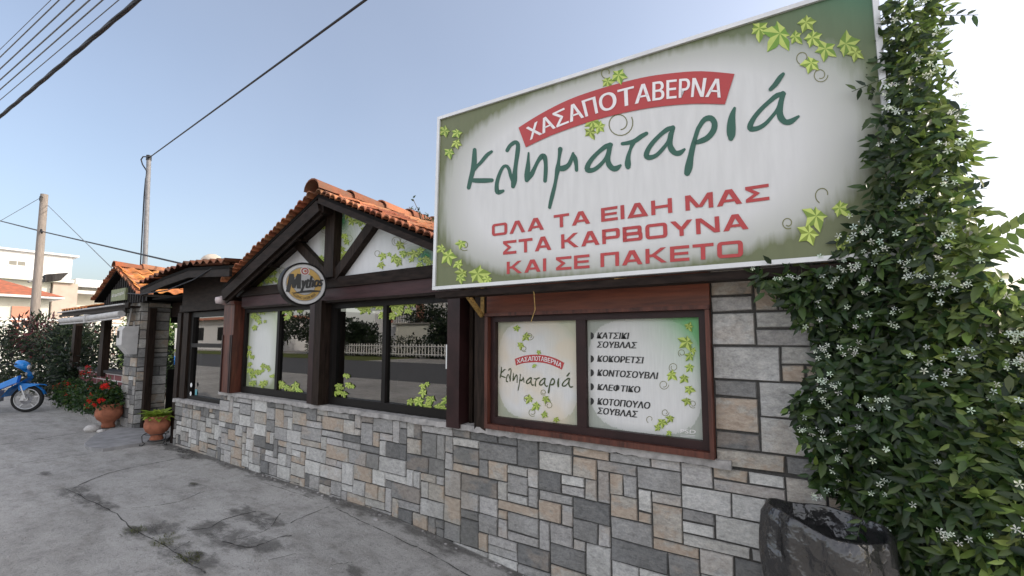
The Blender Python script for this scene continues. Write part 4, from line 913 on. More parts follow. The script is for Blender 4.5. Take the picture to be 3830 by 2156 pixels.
# ------------------------------------------------------------------ garden pavilion on the left
pav = thing("garden_pavilion", "open garden pavilion with small boarded gable, orange tiled roof and rolled awning", "pavilion", (-11.5, 0.3, 0.14))
mb = MB(); stp = lambda y0, y1: None
mb.box((-10.35, .115, 0), (-9.715, .55, 2.32)); pr = mb.build("stone_pier", M['mortar'], pav)
mb = MB(); stones(mb, -10.35, -9.715, .14, 2.30, lambda u, v, d: (u, .115-d, v), (.1, .08), 31, 3, 2, .012, .25); stones(mb, .115, .55, .14, 2.30, lambda u, v, d: (-9.715+d, u, v), (.1, .08), 33, 4, 2, .012, .35); mb.build("stone_facing", M['stone'], pr)
zt = zm(0, 650, 2.4167)
# gable front and roof (ridge runs back from the street)
gx, gzt, gl, gr, ge = -10.33, 2.95, -11.50, -9.16, 2.42
mb = MB(); mb.face([(gl+.18, .05, 2.30), (gr-.1, .05, 2.30), (gr-.1, .05, ge+.06), (gx, .05, gzt-.07), (gl+.18, .05, ge+.04)])
for i in range(18):
    x = gl+.2+i*.114; zt_ = gzt-.09-abs(x-gx)*.47
    if zt_ > 2.36: mb.box((x-.012, .02, 2.28), (x+.012, .05, min(zt_, 2.98)))
mb.build("boarded_gable", M['boards'], pav)
mb = MB(); sl_ = (gzt-ge)/(gx-gl)
for xe in (gl, gr):
    mb.hexa([(gx, -.08, gzt-.06), (xe, -.08, ge-.06), (xe, 3.5, ge-.06), (gx, 3.5, gzt-.06), (gx, -.08, gzt-.03), (xe, -.08, ge-.03), (xe, 3.5, ge-.03), (gx, 3.5, gzt-.03)])
prf = mb.build("roof", M['soffit'], pav)
mb = MB(); TO = [(0.55, 0.20, 0.055), (0.50, 0.17, 0.05), (0.60, 0.24, 0.075)]
tile_slope(mb, (gx, -.1, gzt), (gx, 3.5, gzt), (gr-gx, 0, ge-gzt), .2, .3, seed=41, cols=TO); tile_slope(mb, (gx, -.1, gzt), (gx, 3.5, gzt), (gl-gx, 0, ge-gzt), .2, .3, seed=42, cols=TO); mb.build("roof_tiles", M['tile'], prf)
mb = MB(); verge(mb, (gx, 0, gzt-.02), (gl, 0, ge-.02), -.13, 16, 43); verge(mb, (gx, 0, gzt-.02), (gr, 0, ge-.02), -.13, 15, 44); ridge_caps(mb, (gx, -.14, gzt+.02), (gx, 3.5, gzt+.02), .1, .4, 45); mb.build("ridge_tiles", M['tile'], prf)
mb = MB(); e0, e1 = atY((262, 1172), -.05), atY((372, 1150), -.05)
tile_slope(mb, (-13.75, .55, 2.42), (-11.9, .55, 2.42), (0, -.62, -.17), .2, .32, seed=47, cols=TO); mb.build("lean_to_tiles", M['tile'], prf)
mb = MB(); mb.box((-13.8, -.06, 2.20), (-9.72, -.03, 2.285)); mb.box((-13.8, -.10, 2.14), (-9.72, -.07, 2.19)); mb.box((-13.7, .0, 2.2), (-9.72, 3.4, 2.23)); mb.build("fascia", M['darkwood'], pav)
mb = MB(); mb.tube([(-13.85, -.12, 2.235), (-9.72, -.12, 2.255)], .014, 6); mb.build("gutter_edge", M['canvas'], pav)
mb = MB(); mb.tube([(-13.5, -.12, 2.05), (-11.6, -.12, 2.06), (-9.8, -.12, 2.09)], .055, 10); mb.tube([(-13.45, -.14, 1.975), (-11.5, -.14, 1.985), (-9.8, -.14, 2.02)], .016, 8); mb.box((-11.62, -.19, 1.99), (-11.56, -.06, 2.13)); mb.build("rolled_awning", M['canvas'], pav)
for px in (285, 392):
    p = atY((px, 1290), .3); mb = MB(); mb.box((p.x-.11, .24, .9), (p.x+.11, .36, 2.2)); mb.build("post", M['darkwoodv'], pav)
mb = MB(); mb.box((-13.9, .32, 0), (-10.36, .48, .98)); mb.build("brick_parapet", M['brick'], pav)
mb = MB(); mb.box((-13.9, .28, .98), (-10.36, .52, 1.03)); mb.build("parapet_cap", M['boards'], pav)
# name board on the gable
a, b, c_, d_ = [atY(zt(*p), -.005) for p in ((1010, 1158), (1137, 1140), (1137, 1022), (1010, 1066))]
nb = thing("name_board", "small pale green name board on the dark boarded gable", "sign", a)
mb = MB(); x0_, x1_, zz0, zz1 = a.x, b.x, (a.z+b.z)/2, (c_.z+d_.z)/2
mb.box((x0_, -.02, zz0), (x1_, .015, zz1)); 
M['boardgreen'] = simple("pale_green_board", (0.20, 0.22, 0.12, 1), 0.6, .2, 9, .1); mb.build("board", M['boardgreen'], nb)
mb = MB(); put_text(mb, "Κληματαριά", quadmap((x0_+.06, -.023, zz0+.06), (x1_-.06, -.023, zz0+.09), (x0_+.06, -.023, zz1-.08), (x1_-.06, -.023, zz1-.05)), 0.0); mb.build("lettering", M['signwhite'], nb)
# meter box on the pier
mbx = thing("meter_box", "grey white electricity meter box mounted on the stone pier", "meter box", (-10.0, 0, 1.36))
mb = MB()
def pris(mb, prof, x0, x1):
    p0 = [(x0, y, z) for y, z in prof]; p1 = [(x1, y, z) for y, z in prof]; mb.face(p0); mb.face(p1[::-1])
    for i in range(len(prof)): mb.face([p0[i], p1[i], p1[(i+1) % len(prof)], p0[(i+1) % len(prof)]])
pris(mb, [(.10, 1.40), (0.0, 1.40), (-.12, 1.56), (-.12, 1.82), (-.08, 1.88), (.10, 1.88)], -9.96, -9.70); mb.build("case", M['plastic'], mbx)
mb = MB(); mb.box((-9.94, -.125, 1.68), (-9.84, -.118, 1.80)); mb.build("meter_window", M['blackframe'], mbx)
mb = MB(); mb.tube([(-9.9, 0, 1.86), (-9.9, .02, 2.0), (-9.88, .03, 2.2)], .015, 6); mb.build("cable_pipe", M['plastic'], mbx)

# ------------------------------------------------------------------ planting bed, pots, rocks, step
bed = MB(); kp = [(-16.5, .06), (-14.4, .06), (-12.2, .03), (-11.1, -.07), (-10.55, -.05), (-10.3, .05)]
for (xa, ya), (xb, yb) in zip(kp[:-1], kp[1:]):
    bed.hexa([(xa, ya, 0), (xb, yb, 0), (xb, yb+.12, 0), (xa, ya+.12, 0), (xa, ya+.015, .235), (xb, yb+.015, .235), (xb, yb+.12, .24), (xa, ya+.12, .24)])
kind(bed.build("planting_bed_kerb", M['kerb']))
mb = MB(); mb.face([(-16.5, .15, .2), (-12.2, .12, .2), (-10.6, .04, .2), (-10.36, .32, .2), (-16.5, .32, .2)]); kind(mb.build("soil", M['soil']))
rnd = random.Random(77)
def plant(name, label, cat, base, clumps, cols, L, wd, n, flowers=None, group=None, stem=True):
    t = thing(name, label, cat, base, group); mb = MB()
    for cen, rad in clumps: clump(mb, cen, rad, n, L, wd, cols, rnd)
    mb.build("foliage", M['leaf'], t)
    if stem:
        mb = MB()
        for cen, rad in clumps:
            b = Vector(base); c0 = Vector(cen); m = (b+c0)/2+Vector((rnd.uniform(-.1, .1)*rad[0], 0, 0)); mb.tube([b, m, c0], [.018, .012, .006], 5)
        mb.build("stems", M['bark'], t)
    if flowers:
        mb = MB(); fc, k_, r_ = flowers
        for _ in range(k_):
            cen, rad = rnd.choice(clumps); u = rv(rnd); u.z = abs(u.z)*.8+.1; u.y = -abs(u.y); p = Vector(cen)+Vector((u.x*rad[0], u.y*rad[1], u.z*rad[2]))*1.02
            for _2 in range(7): blossom(mb, p+rv(rnd)*r_*.9, u+rv(rnd)*.6, r_*.55, jit(fc, rnd, .2), rnd)
        mb.build("flowers", M['petal'], t)
    return t
RED = (0.62, 0.02, 0.015)
BEDX = [(-13.6, "low geranium clump with an orange red head beside the motorbike wheel"), (-12.7, "light green leafy clump in the middle of the planting bed"), (-11.9, "dark leafy clump with pale blades before the brick parapet"), (-11.1, "dark leafy clump behind the white rock and pot")]
for i, (x, lb) in enumerate(BEDX):
    plant("bed_plant", lb, "plant", (x, .2, .2), [((x-.2, .12, .46), (.40, .2, .28)), ((x+.25, .14, .42), (.34, .18, .2)), ((x, .18, .6), (.3, .14, .16))], G_DARK+[(0.04, 0.075, 0.02)] if i > 1 else G_DARK+G_MID+[(0.07, 0.10, 0.025)], .075, .05, 420, (RED, (9, 4, 3, 5)[i], .045), "plants in the bed before the pavilion")
for x, z, lb in ((-12.6, .95, "tall stem with two red blooms before the brick parapet"), (-13.0, .85, "shorter stem with a red bloom near the dark shrub")):
    plant("rose_stem", lb, "flower", (x, .25, .2), [((x, .22, z), (.12, .08, .2))], G_DARK, .06, .04, 60, (RED, 3, .04), "rose stems in the bed")
def pot(c0, s_, name, label, ring):
    t = thing(name, label, "potted plant", c0); mb = MB(); x, y, z = c0
    prof = [(.001, .0), (.085, .0), (.09, .015), (.075, .05), (.085, .085), (.14, .13), (.168, .20), (.166, .255), (.152, .285), (.158, .295), (.162, .355), (.152, .362), (.140, .355), (.132, .31), (.001, .30)]
    mb.lathe([(r_*s_, h*s_) for r_, h in prof], c0, 28); mb.torus((x, y, z+.19*s_), (0, 0, 1), .162*s_, .006*s_, 28, 6); mb.build("pot", M['terra'], t)
    mb = MB(); mb.lathe([(.132*s_, .32*s_), (.001, .325*s_)], c0, 20); mb.build("soil", M['soil'], t)
    return t
p2 = Vector((-8.03, -.10, .21)); t = pot(p2, .95, "potted_hosta", "terracotta pot with bright green leaves standing in a wire stand by the entrance", True)
mb = MB(); top = p2+Vector((0, 0, .31))
for i in range(110):
    a = rnd.uniform(0, 2*pi); q = rnd.uniform(0, .10); d = Vector((cos(a), sin(a), rnd.uniform(.1, 1.3))); leaf(mb, top+Vector((cos(a)*q, sin(a)*q, rnd.uniform(0, .05))), d, Vector((cos(a)*.3, sin(a)*.3, 1)), rnd.uniform(.10, .18), rnd.uniform(.055, .085), jit((0.30, 0.40, 0.06), rnd, .25), .12, .45, True)
mb.build("foliage", M['leaf'], t)
st_ = thing("plant_stand", "black wire plant stand under the terracotta pot with bright leaves", "plant stand", (p2.x, p2.y, .14)); mb = MB()
mb.torus((p2.x, p2.y, .30), (0, 0, 1), .14, .006, 28, 6); mb.torus((p2.x, p2.y, .20), (0, 0, 1), .10, .006, 28, 6)
mb.build("ring", M['iron'], st_)
for i in range(3):
    a = radians(-100+120*i); mb = MB(); u = Vector((cos(a), sin(a), 0)); o = Vector((p2.x, p2.y, 0))
    mb.tube([o+u*.14+Vector((0, 0, .31)), o+u*.17+Vector((0, 0, .28)), o+u*.16+Vector((0, 0, .2)), o+u*.13+Vector((0, 0, .17)), o+u*.16+Vector((0, 0, .145)), o+u*.19+Vector((0, 0, .15)), o+u*.185+Vector((0, 0, .17))], .006, 6); mb.build("leg", M['iron'], st_)
p1 = Vector((-10.2, -.08, .15)); t = pot(p1, 1.12, "potted_geranium", "terracotta pot with red geraniums and trailing leaves beside the stone pier", False)
mb = MB()
for cen, rad, n in (((-10.2, -.1, .62), (.26, .22, .16), 300), ((-10.45, -.15, .58), (.25, .18, .16), 220), ((-10.25, -.1, .80), (.14, .12, .14), 120)): clump(mb, cen, rad, n, .075, .055, G_MID+G_DARK+[(0.09, 0.13, 0.03)], rnd)
mb.build("foliage", M['leaf'], t); mb = MB()
for c0 in ((-10.32, -.30, .62), (-10.12, -.30, .57), (-9.95, -.26, .64), (-10.08, -.22, .86), (-10.55, -.28, .52), (-10.0, -.2, .88), (-10.6, -.2, .7)):
    for _ in range(14): blossom(mb, Vector(c0)+rv(rnd)*.035, Vector((.3, -1, .5))+rv(rnd), .028, jit(RED, rnd, .25), rnd)
mb.build("flowers", M['petal'], t)
def rock(c0, r_, label):
    mb = MB(); rn = random.Random(int(r_*1000)); rows = []
    for i in range(7):
        ph = -pi/2+pi*i/6
        rows.append([Vector(c0)+Vector((cos(ph)*cos(2*pi*k/10)*r_*1.25, cos(ph)*sin(2*pi*k/10)*r_*.9, sin(ph)*r_*.55+r_*.3))*1 + rv(rn)*r_*.07 for k in range(10)])
    mb.grid(rows, close=True, smooth=True); return tag(mb.build("rock", M['rock'], None, c0), label, "rock", "rocks by the pot")
rock((-10.05, -.32, .14), .12, "large pale rock in front of the geranium pot"); rock((-9.8, -.27, .14), .06, "small grey stone right of the pale rock")
q = [atZ(v, .14) for v in ((314, 1672), (328, 1683), (352, 1690), (385, 1691), (545, 1666), (620, 1655), (640, 1640), (560, 1612), (440, 1610), (360, 1632))]
mb = MB(); top = [(v.x, v.y, .185) for v in q]; bot = [(v.x, v.y, .10) for v in q]; mb.face(top)
for i in range(len(q)): mb.face([bot[i], bot[(i+1) % len(q)], top[(i+1) % len(q)], top[i]])
tag(mb.build("doorstep", M['slab'], None, (-8.5, -.4, .14)), "rounded grey slate step in front of the dark entrance", "step")

# ------------------------------------------------------------------ motorbike
bike = thing("motorbike", "small blue underbone motorbike parked nose to the planting bed at the left edge", "motorbike", (-13.73, -.48, .14))
hd = radians(52); BF = Vector((cos(hd), sin(hd), 0)); BL = Vector((-sin(hd), cos(hd), 0)); B0 = Vector((-13.73, -.48, .14))
def bk(x, y, z): return B0+BF*x+BL*y+Vector((0, 0, z))
def wheel(x):
    mb = MB(); mb.torus(bk(x, 0, .275), BL, .238, .034, 40, 10); wo = mb.build("wheel", M['rubber'], bike)
    mb = MB(); mb.torus(bk(x, 0, .275), BL, .212, .011, 40, 8); mb.torus(bk(x, -.03, .275), BL, .205, .008, 40, 6); mb.tube([bk(x, -.05, .275), bk(x, .05, .275)], .035, 12)
    for i in range(5):
        a = 2*pi*i/5+.3; mb.beam(bk(x, 0, .275), bk(x+cos(a)*.205, 0, .275+sin(a)*.205), BL*.008, (BF*sin(a)-Vector((0, 0, cos(a))))*.010)
    mb.build("rim", M['silver'], wo); mb = MB(); mb.disc(bk(x, -.045, .275), BL, .055, .105, 32); mb.build("brake_disc", M['steel'], wo)
wheel(0); wheel(-1.22)
mb = MB()
for s_ in (-.06, .06): mb.tube([bk(.0, s_, .275), bk(-.10, s_, .56)], [.018, .02], 10)
mb.beam(bk(-.06, -.065, .25), bk(-.03, -.065, .36), BF*.03, BL*.012); mb.build("fork", M['silver'], bike)
mb = MB(); rows = []
for i in range(9):
    a = radians(15+i*15.5); rows.append([bk(cos(a)*(.30+.012*0), s_, .275+sin(a)*.30+.02-abs(s_)*.4) for s_ in (-.055, -.03, 0, .03, .055)])
mb.grid(rows); mb.grid([[bk(-.15+.0, s_, .62), bk(-.02, s_*1.1, .60), bk(.22, s_*.8, .57), bk(.30, s_*.5, .545)] for s_ in (-.07, -.04, 0, .04, .07)]); mb.grid([[bk(-.14, -.072, .62), bk(.0, -.075, .60), bk(.22, -.06, .57)], [bk(-.12, -.075, .46), bk(-.02, -.076, .46), bk(.03, -.07, .52)]]); mb.build("front_mudguard", M['bluepaint'], bike)
mb = MB()   # leg shield and body
mb.grid([[bk(-.12, s_*.7, .92), bk(-.02, s_*.5, .82), bk(.02, s_*.55, .72), bk(-.05, s_*1.1, .64), bk(-.20, s_*1.4, .52), bk(-.32, s_*1.3, .34)] for s_ in (-.16, -.10, -.04, 0, .04, .10, .16)])
mb.hexa([bk(-.18, -.05, .62), bk(-.18, .05, .62), bk(-.62, .07, .40), bk(-.62, -.07, .40), bk(-.16, -.04, .76), bk(-.16, .04, .76), bk(-.60, .06, .52), bk(-.60, -.06, .52)])
mb.hexa([bk(-.60, -.08, .42), bk(-.60, .08, .42), bk(-1.45, .07, .66), bk(-1.45, -.07, .66), bk(-.60, -.09, .62), bk(-.60, .09, .62), bk(-1.45, .06, .74), bk(-1.45, -.06, .74)]); mb.build("body", M['bluepaint'], bike)
mb = MB(); rows = []
for x, z, r_ in ((-.24, .98, .05), (-.20, 1.0, .10), (-.12, .98, .12), (-.05, .95, .10), (-.02, .93, .03)): rows.append([bk(x, cos(2*pi*k/12)*r_*1.1, z+sin(2*pi*k/12)*r_*.8) for k in range(12)])
mb.grid(rows, close=True); mb.build("handlebar_cowl", M['bluepaint'], bike)
mb = MB(); mb.lathe([(.001, 0), (.05, .01), (.055, .03)], (0, 0, 0), 14); mb.v = [tuple(bk(-.025+.02*0+v[2]*-1+.03, v[0], .93+v[1])) for v in mb.v]; mb.build("headlight", M['silver'], bike)
mb = MB()
for s_ in (-1, 1): mb.tube([bk(-.16, .08*s_, 1.0), bk(-.20, .24*s_, 1.02), bk(-.26, .34*s_, 1.01)], .014, 8)
mb.build("handlebar", M['blackplastic'], bike)
for s_ in (-1, 1):
    mb = MB(); mb.tube([bk(-.19, .22*s_, 1.02), bk(-.17, .27*s_, 1.16)], .006, 6); mb.disc(bk(-.17, .29*s_, 1.2), BF, 0, .05, 16); mb.disc(bk(-.16, .29*s_, 1.2), BF, 0, .055, 16); mb.build("mirror", M['blackplastic'], bike)
for s_ in (-.11, .11): mb = MB(); mb.disc(bk(-.0, s_, .80), BF, 0, .035, 14); mb.build("indicator", M['white'], bike)
mb = MB(); mb.hexa([bk(-.62, -.09, .63), bk(-.62, .09, .63), bk(-1.4, .08, .75), bk(-1.4, -.08, .75), bk(-.66, -.07, .72), bk(-.66, .07, .72), bk(-1.38, .07, .83), bk(-1.38, -.07, .83)]); mb.build("seat", M['blackplastic'], bike)
mb = MB(); mb.box((0, 0, 0), (.36, .2, .22)); mb.v = [tuple(bk(-.80+v[0], -.1+v[1], .24+v[2])) for v in mb.v]; mb.tube([bk(-.55, -.1, .25), bk(-.9, -.13, .22), bk(-1.45, -.16, .32)], [.02, .03, .04], 10); mb.build("engine", M['steel'], bike)
mb = MB(); mb.beam(bk(-1.5, -.06, .64), bk(-1.5, .06, .64), BF*.02, (0, 0, .03)); mb.build("tail_light", M['redlens'], bike)
mb = MB(); mb.tube([bk(-.62, .06, .25), bk(-.58, .18, .02)], .01, 6); mb.build("side_stand", M['iron'], bike)

# ------------------------------------------------------------------ bin with bag
bin_ = thing("litter_bin", "green litter bin lined with a glossy black bag under the jasmine", "bin", (0, -.36, 0))
mb = MB(); bc = Vector((-.005, -.36, 0)); mb.lathe([(.13, 0), (.15, .02), (.160, .70), (.166, .72), (.150, .72), (.12, .06)], bc, 28); mb.build("bin_body", M['greenbin'], bin_)
mb = MB(); rn = random.Random(9); n = 120; rows = []
prof = [(.160, .40), (.172, .62), (.180, .78), (.190, .862), (.203, .893), (.209, .898), (.215, .893), (.222, .86), (.230, .78), (.237, .70), (.236, .62), (.235, .54), (.240, .47), (.232, .44)]
for j, (r_, z) in enumerate(prof):
    row = []
    for i in range(n):
        t = 2*pi*i/n
        fold = .008*sin(7*t+1.3*sin(3*t)+z*5)+.004*sin(17*t+z*9)+.0025*sin(41*t-z*25)+.012*sin(4*t+2*z*4)+.010*abs(sin(2.5*t-z*6))
        amp = .35 if 4 <= j <= 6 else 1.0
        dz = .012*sin(2*t+.5)+.004*sin(5*t)-.03*cos(t-.35) if j >= 3 else 0
        if j >= 12: dz += .05*sin(5*t+1)+.025*sin(11*t)
        row.append(bc+Vector((cos(t)*(r_+fold*amp), sin(t)*(r_+fold*amp), z+dz)))
    rows.append(row)
mb.grid(rows, close=True); mb.build("bag", M['bag'], bin_)
mb = MB(); mb.lathe([(.19, .45), (.001, .42)], bc, 24); mb.build("bag_bottom", M['bag'], bin_)

# ------------------------------------------------------------------ jasmine climbing over the end of the wall
VPX = [(3330,-60),(3312,60),(3290,200),(3310,330),(3270,480),(3268,640),(3250,760),(3205,840),(3160,900),(3120,945),(3085,975),(2960,990),(2850,1020),(2830,1060),(2930,1075),(2975,1150),(3030,1190),(3060,1290),(3090,1350),(3040,1440),(3000,1500),(2975,1560),(3010,1640),(3060,1700),(3090,1790),(3020,1850),(3120,1900),(3240,1960),(3330,2100),(3380,2260),(4050,2260),(4050,1250),(3830,1130),(3760,1060),(3700,960),(3640,830),(3610,700),(3640,480),(3560,380),(3510,200),(3540,50),(3560,-60)]
VP = [(v.x, v.z) for v in (atY(p, -.32) for p in VPX)]
vx0, vx1 = min(v[0] for v in VP), max(v[0] for v in VP); vz0, vz1 = max(0.02, min(v[1] for v in VP)), max(v[1] for v in VP)
vine = thing("climbing_jasmine", "dense climbing jasmine with white star flowers over the right end of the wall", "climber", (0.45, .1, 0))
rn = random.Random(21); mb = MB(); cnt = 0; spots = []
def vfront(x, z): return -.20-.14*max(0, min(1, (z-1.7)*3))-.10*sin(x*5+z*2.2)*cos(z*3.1)-.12*max(0, min(1, (1.9-z)))*max(0, min(1, (x-.1)*2))+.02*sin(z*9)
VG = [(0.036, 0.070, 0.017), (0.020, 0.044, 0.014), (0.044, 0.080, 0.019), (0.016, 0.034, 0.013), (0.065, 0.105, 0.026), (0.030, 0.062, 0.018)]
VG_SUN = [(0.13, 0.19, 0.042), (0.19, 0.25, 0.07), (0.09, 0.14, 0.03)]  # sun on the vine's right side, painted as paler leaves picked by position
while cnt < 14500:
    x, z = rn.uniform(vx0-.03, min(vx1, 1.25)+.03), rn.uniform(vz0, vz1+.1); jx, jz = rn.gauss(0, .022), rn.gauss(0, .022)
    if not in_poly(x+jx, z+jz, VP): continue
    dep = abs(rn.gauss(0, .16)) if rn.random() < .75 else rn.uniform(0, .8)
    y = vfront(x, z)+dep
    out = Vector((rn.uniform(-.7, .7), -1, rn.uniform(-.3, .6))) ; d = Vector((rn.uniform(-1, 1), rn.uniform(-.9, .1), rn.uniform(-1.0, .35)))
    leaf(mb, Vector((x, y, z)), d, out, (L_ := rn.uniform(.045, .088)*(.82 if z > 2 else 1)), L_*rn.uniform(.32, .44), jit(rn.choice(VG_SUN if rn.random() < max((x-.28)*1.5, (x-.30)*3.4*(z > 1.9)) else VG), rn, .45), .20, .22, True); cnt += 1
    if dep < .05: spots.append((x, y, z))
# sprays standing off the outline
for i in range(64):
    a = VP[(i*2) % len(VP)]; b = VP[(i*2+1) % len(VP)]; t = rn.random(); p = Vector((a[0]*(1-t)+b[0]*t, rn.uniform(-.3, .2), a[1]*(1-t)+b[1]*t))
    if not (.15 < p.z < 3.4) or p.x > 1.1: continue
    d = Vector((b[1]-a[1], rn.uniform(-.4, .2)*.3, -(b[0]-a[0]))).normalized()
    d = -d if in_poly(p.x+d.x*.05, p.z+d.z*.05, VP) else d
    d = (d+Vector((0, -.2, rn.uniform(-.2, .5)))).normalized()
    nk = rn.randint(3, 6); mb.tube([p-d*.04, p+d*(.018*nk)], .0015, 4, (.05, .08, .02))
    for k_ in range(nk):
        q = p+d*(.018*k_); s_ = 1 if k_ % 2 else -1; leaf(mb, q, d*.6+Vector((d.z, -.3, -d.x))*s_, Vector((0, -1, .3)), rn.uniform(.04, .06), rn.uniform(.016, .023), jit(rn.choice(VG+VG_SUN[:1]), rn, .3), .2, .25, True)
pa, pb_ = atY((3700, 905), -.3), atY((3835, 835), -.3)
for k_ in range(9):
    q = pa.lerp(pb_, k_/8); leaf(mb, q, (pb_-pa).normalized()*.5+Vector((0, -.1, 1 if k_ % 2 else -1)), Vector((0, -1, .2)), .06, .034, jit(VG_SUN[0], rn, .3), .2, .2, True)
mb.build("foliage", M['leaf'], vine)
mb = MB()
for i in range(135):
    x, y, z = rn.choice(spots)
    if (x > .72 and rn.random() < .5) or (z < 1.3 and x > .25 and rn.random() < .6): continue
    c0 = Vector((x, y-.04, z))
    for _ in range(rn.choice([1, 1, 2, 3, 4, 5, 7])): blossom(mb, c0+Vector((rn.gauss(0, .026), rn.gauss(-.01, .012), rn.gauss(0, .024))), Vector((rn.uniform(-.5, .4), -1, rn.uniform(-.2, .6))), rn.uniform(.011, .017), jit((.66, .72, .62), rn, .1), rn)
mb.build("flowers", M['petal'], vine)
mb = MB()
for i in range(7):
    x = rn.uniform(.15, .7); x = rn.uniform(.3, .48); pts = [Vector((x+rn.uniform(-.05, .05), .15+rn.uniform(-.05, .05), j*.42)) for j in range(8)]; mb.tube(pts, [.03-.003*j for j in range(8)], 6)
mb.build("stems", M['bark'], vine)
hed = thing("garden_hedge", "leafy sunlit hedge running on beyond the jasmine at the right edge", "hedge", (2.4, .9, 0)); mb = MB()
for i in range(8): clump(mb, (1.5+i*.75, .95+.1*sin(i), .85+.12*cos(i*2)), (.55, .55, .95), 420, .10, .05, VG, rn)
mb.build("foliage", M['leaf'], hed); mb = MB()
for i in range(6): mb.tube([(1.3+i*.9, 1, 0), (1.35+i*.9, 1, .9)], [.03, .015], 6)
mb.build("stems", M['bark'], hed)
# weed growing on the roof
wd_ = thing("roof_weed", "small wiry weed growing on the roof tiles beside the billboard", "plant", (-2.55, 1.0, 2.45)); mb = MB(); mf = MB()
for px, py in ((1530, 775), (1545, 745), (1570, 790), (1600, 800), (1555, 820), (1620, 815)):
    e = atY((px, py), 1.1); b = atY((1585, 850), 1.1); mb.tube([b, b*.5+e*.5+Vector((.02, 0, -.01)), e], .004, 5)
    for _ in range(9):
        q = b+(e-b)*rn.uniform(.3, 1.05); leaf(mf, q, rv(rn), rv(rn), .06, .025, jit(rn.choice(G_DARK), rn))
mb.build("stems", M['bark'], wd_); mf.build("foliage", M['leaf'], wd_)

# ------------------------------------------------------------------ left: shrubs, poles, wires, houses
def shrub(name, label, cat, base, cl, cols, L, wd, n, fl=None): return plant(name, label, cat, base, cl, cols, L, wd, n, fl)
DK2 = [(0.012, 0.024, 0.012), (0.018, 0.034, 0.014), (0.010, 0.018, 0.012), (0.024, 0.040, 0.016)]
shrub("oleander_shrub", "large dark shrub behind the motorbike at the left edge", "shrub", (-17.6, .6, .14), [((-17.2, .5, .9), (.9, .6, .75)), ((-18.6, .5, 1.0), (1.0, .7, .9)), ((-16.4, .5, .8), (.8, .45, .65)), ((-19.8, .0, 1.1), (1.1, .7, .9))], DK2, .13, .055, 900, ((.4, .05, .05), 3, .05))
shrub("spiky_shrub", "dark spiky leaved shrub beside the pavilion post", "shrub", (-15.2, .45, .14), [((-15.2, .45, 1.2), (.7, .4, .85)), ((-14.5, .42, .9), (.6, .35, .75)), ((-15.6, .5, 1.75), (.5, .35, .35)), ((-14.2, .3, .6), (.5, .22, .45))], DK2, .17, .04, 720)
shrub("red_leaved_shrub", "wine red leaved shrub growing around the wooden pole", "shrub", (-18.3, .5, .14), [((-18.3, .4, 1.8), (.6, .5, .6)), ((-17.6, .6, 1.5), (.6, .4, .6)), ((-19.2, .3, 1.7), (.7, .4, .5))], WINE+DK2, .19, .05, 520)
shrub("low_red_shrub", "shorter wine tinted shrub between the pole and the pavilion", "shrub", (-16.6, .9, .14), [((-16.6, .9, 1.75), (.6, .4, .4)), ((-16.0, .8, 1.4), (.5, .4, .5))], WINE[:1]+DK2, .16, .045, 460)
shrub("corner_shrub", "dark bushy shrub cut by the left edge beyond the motorbike", "shrub", (-22.5, -.2, .14), [((-22.5, -.2, 1.3), (1.2, .9, 1.1)), ((-21.3, .1, 1.0), (.9, .7, .8))], DK2, .15, .06, 900)
shrub("sunlit_hedge", "sunlit yellow green hedge seen through the pavilion posts", "hedge", (-15.5, 3.2, .14), [((-17.5, 3.2, 1.2), (1.2, .5, 1.5)), ((-15.5, 3.0, 1.2), (1.2, .5, 1.4)), ((-13.4, 3.0, 1.2), (1.2, .5, 1.5)), ((-19.5, 3.4, 1.3), (1.2, .5, 1.5)), ((-21.5, 3.7, 1.3), (1.2, .5, 1.5)), ((-23.5, 4.2, 1.3), (1.2, .5, 1.5)), ((-25.5, 4.7, 1.3), (1.2, .5, 1.5))], G_LITE+G_MID, .13, .07, 1500)
shrub("inner_shrub", "dark shrub with red buds inside the pavilion opening", "shrub", (-12.6, 1.5, .14), [((-12.4, 1.4, 1.05), (.7, .4, .5)), ((-13.6, 1.5, .95), (.7, .4, .5)), ((-11.6, 1.4, 1.15), (.6, .4, .6)), ((-14.6, 1.5, 1.2), (.6, .4, .6)), ((-16.0, 1.4, 1.2), (.7, .35, .8)), ((-17.4, 1.5, 1.3), (.7, .4, .9))], DK2, .10, .05, 520, (RED, 4, .04))
pt = atX((166, 728), -19.5); pb = atX((128, 1200), -19.5); dirp = (pt-pb); base = pb-dirp*((pb.z-.1)/dirp.z)
pole = thing("utility_pole", "leaning weathered wooden utility pole at the left", "pole", (base.x, base.y, .1)); mb = MB(); mb.tube([base, base*.5+pt*.5, pt], [.125, .105, .09], 14); mb.build("shaft", M['polewood'], pole)
mb = MB(); q = atX((152, 737), -19.4); mb.tube([pt-Vector((0, 0, .1)), q, q+Vector((0, 0, -.12))], .03, 6); q2 = atX((155, 866), -19.3); mb.torus(q2, (0, 1, .2), .06, .02, 12, 6); mb.build("insulator", M['iron'], pole)
lp = atX((192, 1030), -20.5); sl2 = thing("street_lamp", "dark flat street lamp head on an arm of the wooden pole", "lamp", lp); mb = MB()
mb.hexa([lp+Vector(v) for v in ((0, -.2, -.26), (.35, -.2, -.26), (.35, .16, -.18), (0, .16, -.18), (0, -.18, -.02), (.35, -.18, -.02), (.35, .34, .10), (0, .34, .10))]); mb.build("head", M['boards'], sl2)
mb = MB(); mb.tube([lp+Vector((.1, -.2, -.08)), lp+Vector((.3, -.55, -.3))], .03, 8); mb.build("arm", M['steel'], sl2)
mt = atY((557, 588), 2.5); m0 = atY((541, 1005), 2.5); dm = m0-mt; mbase = mt+dm*((mt.z-.1)/-dm.z)
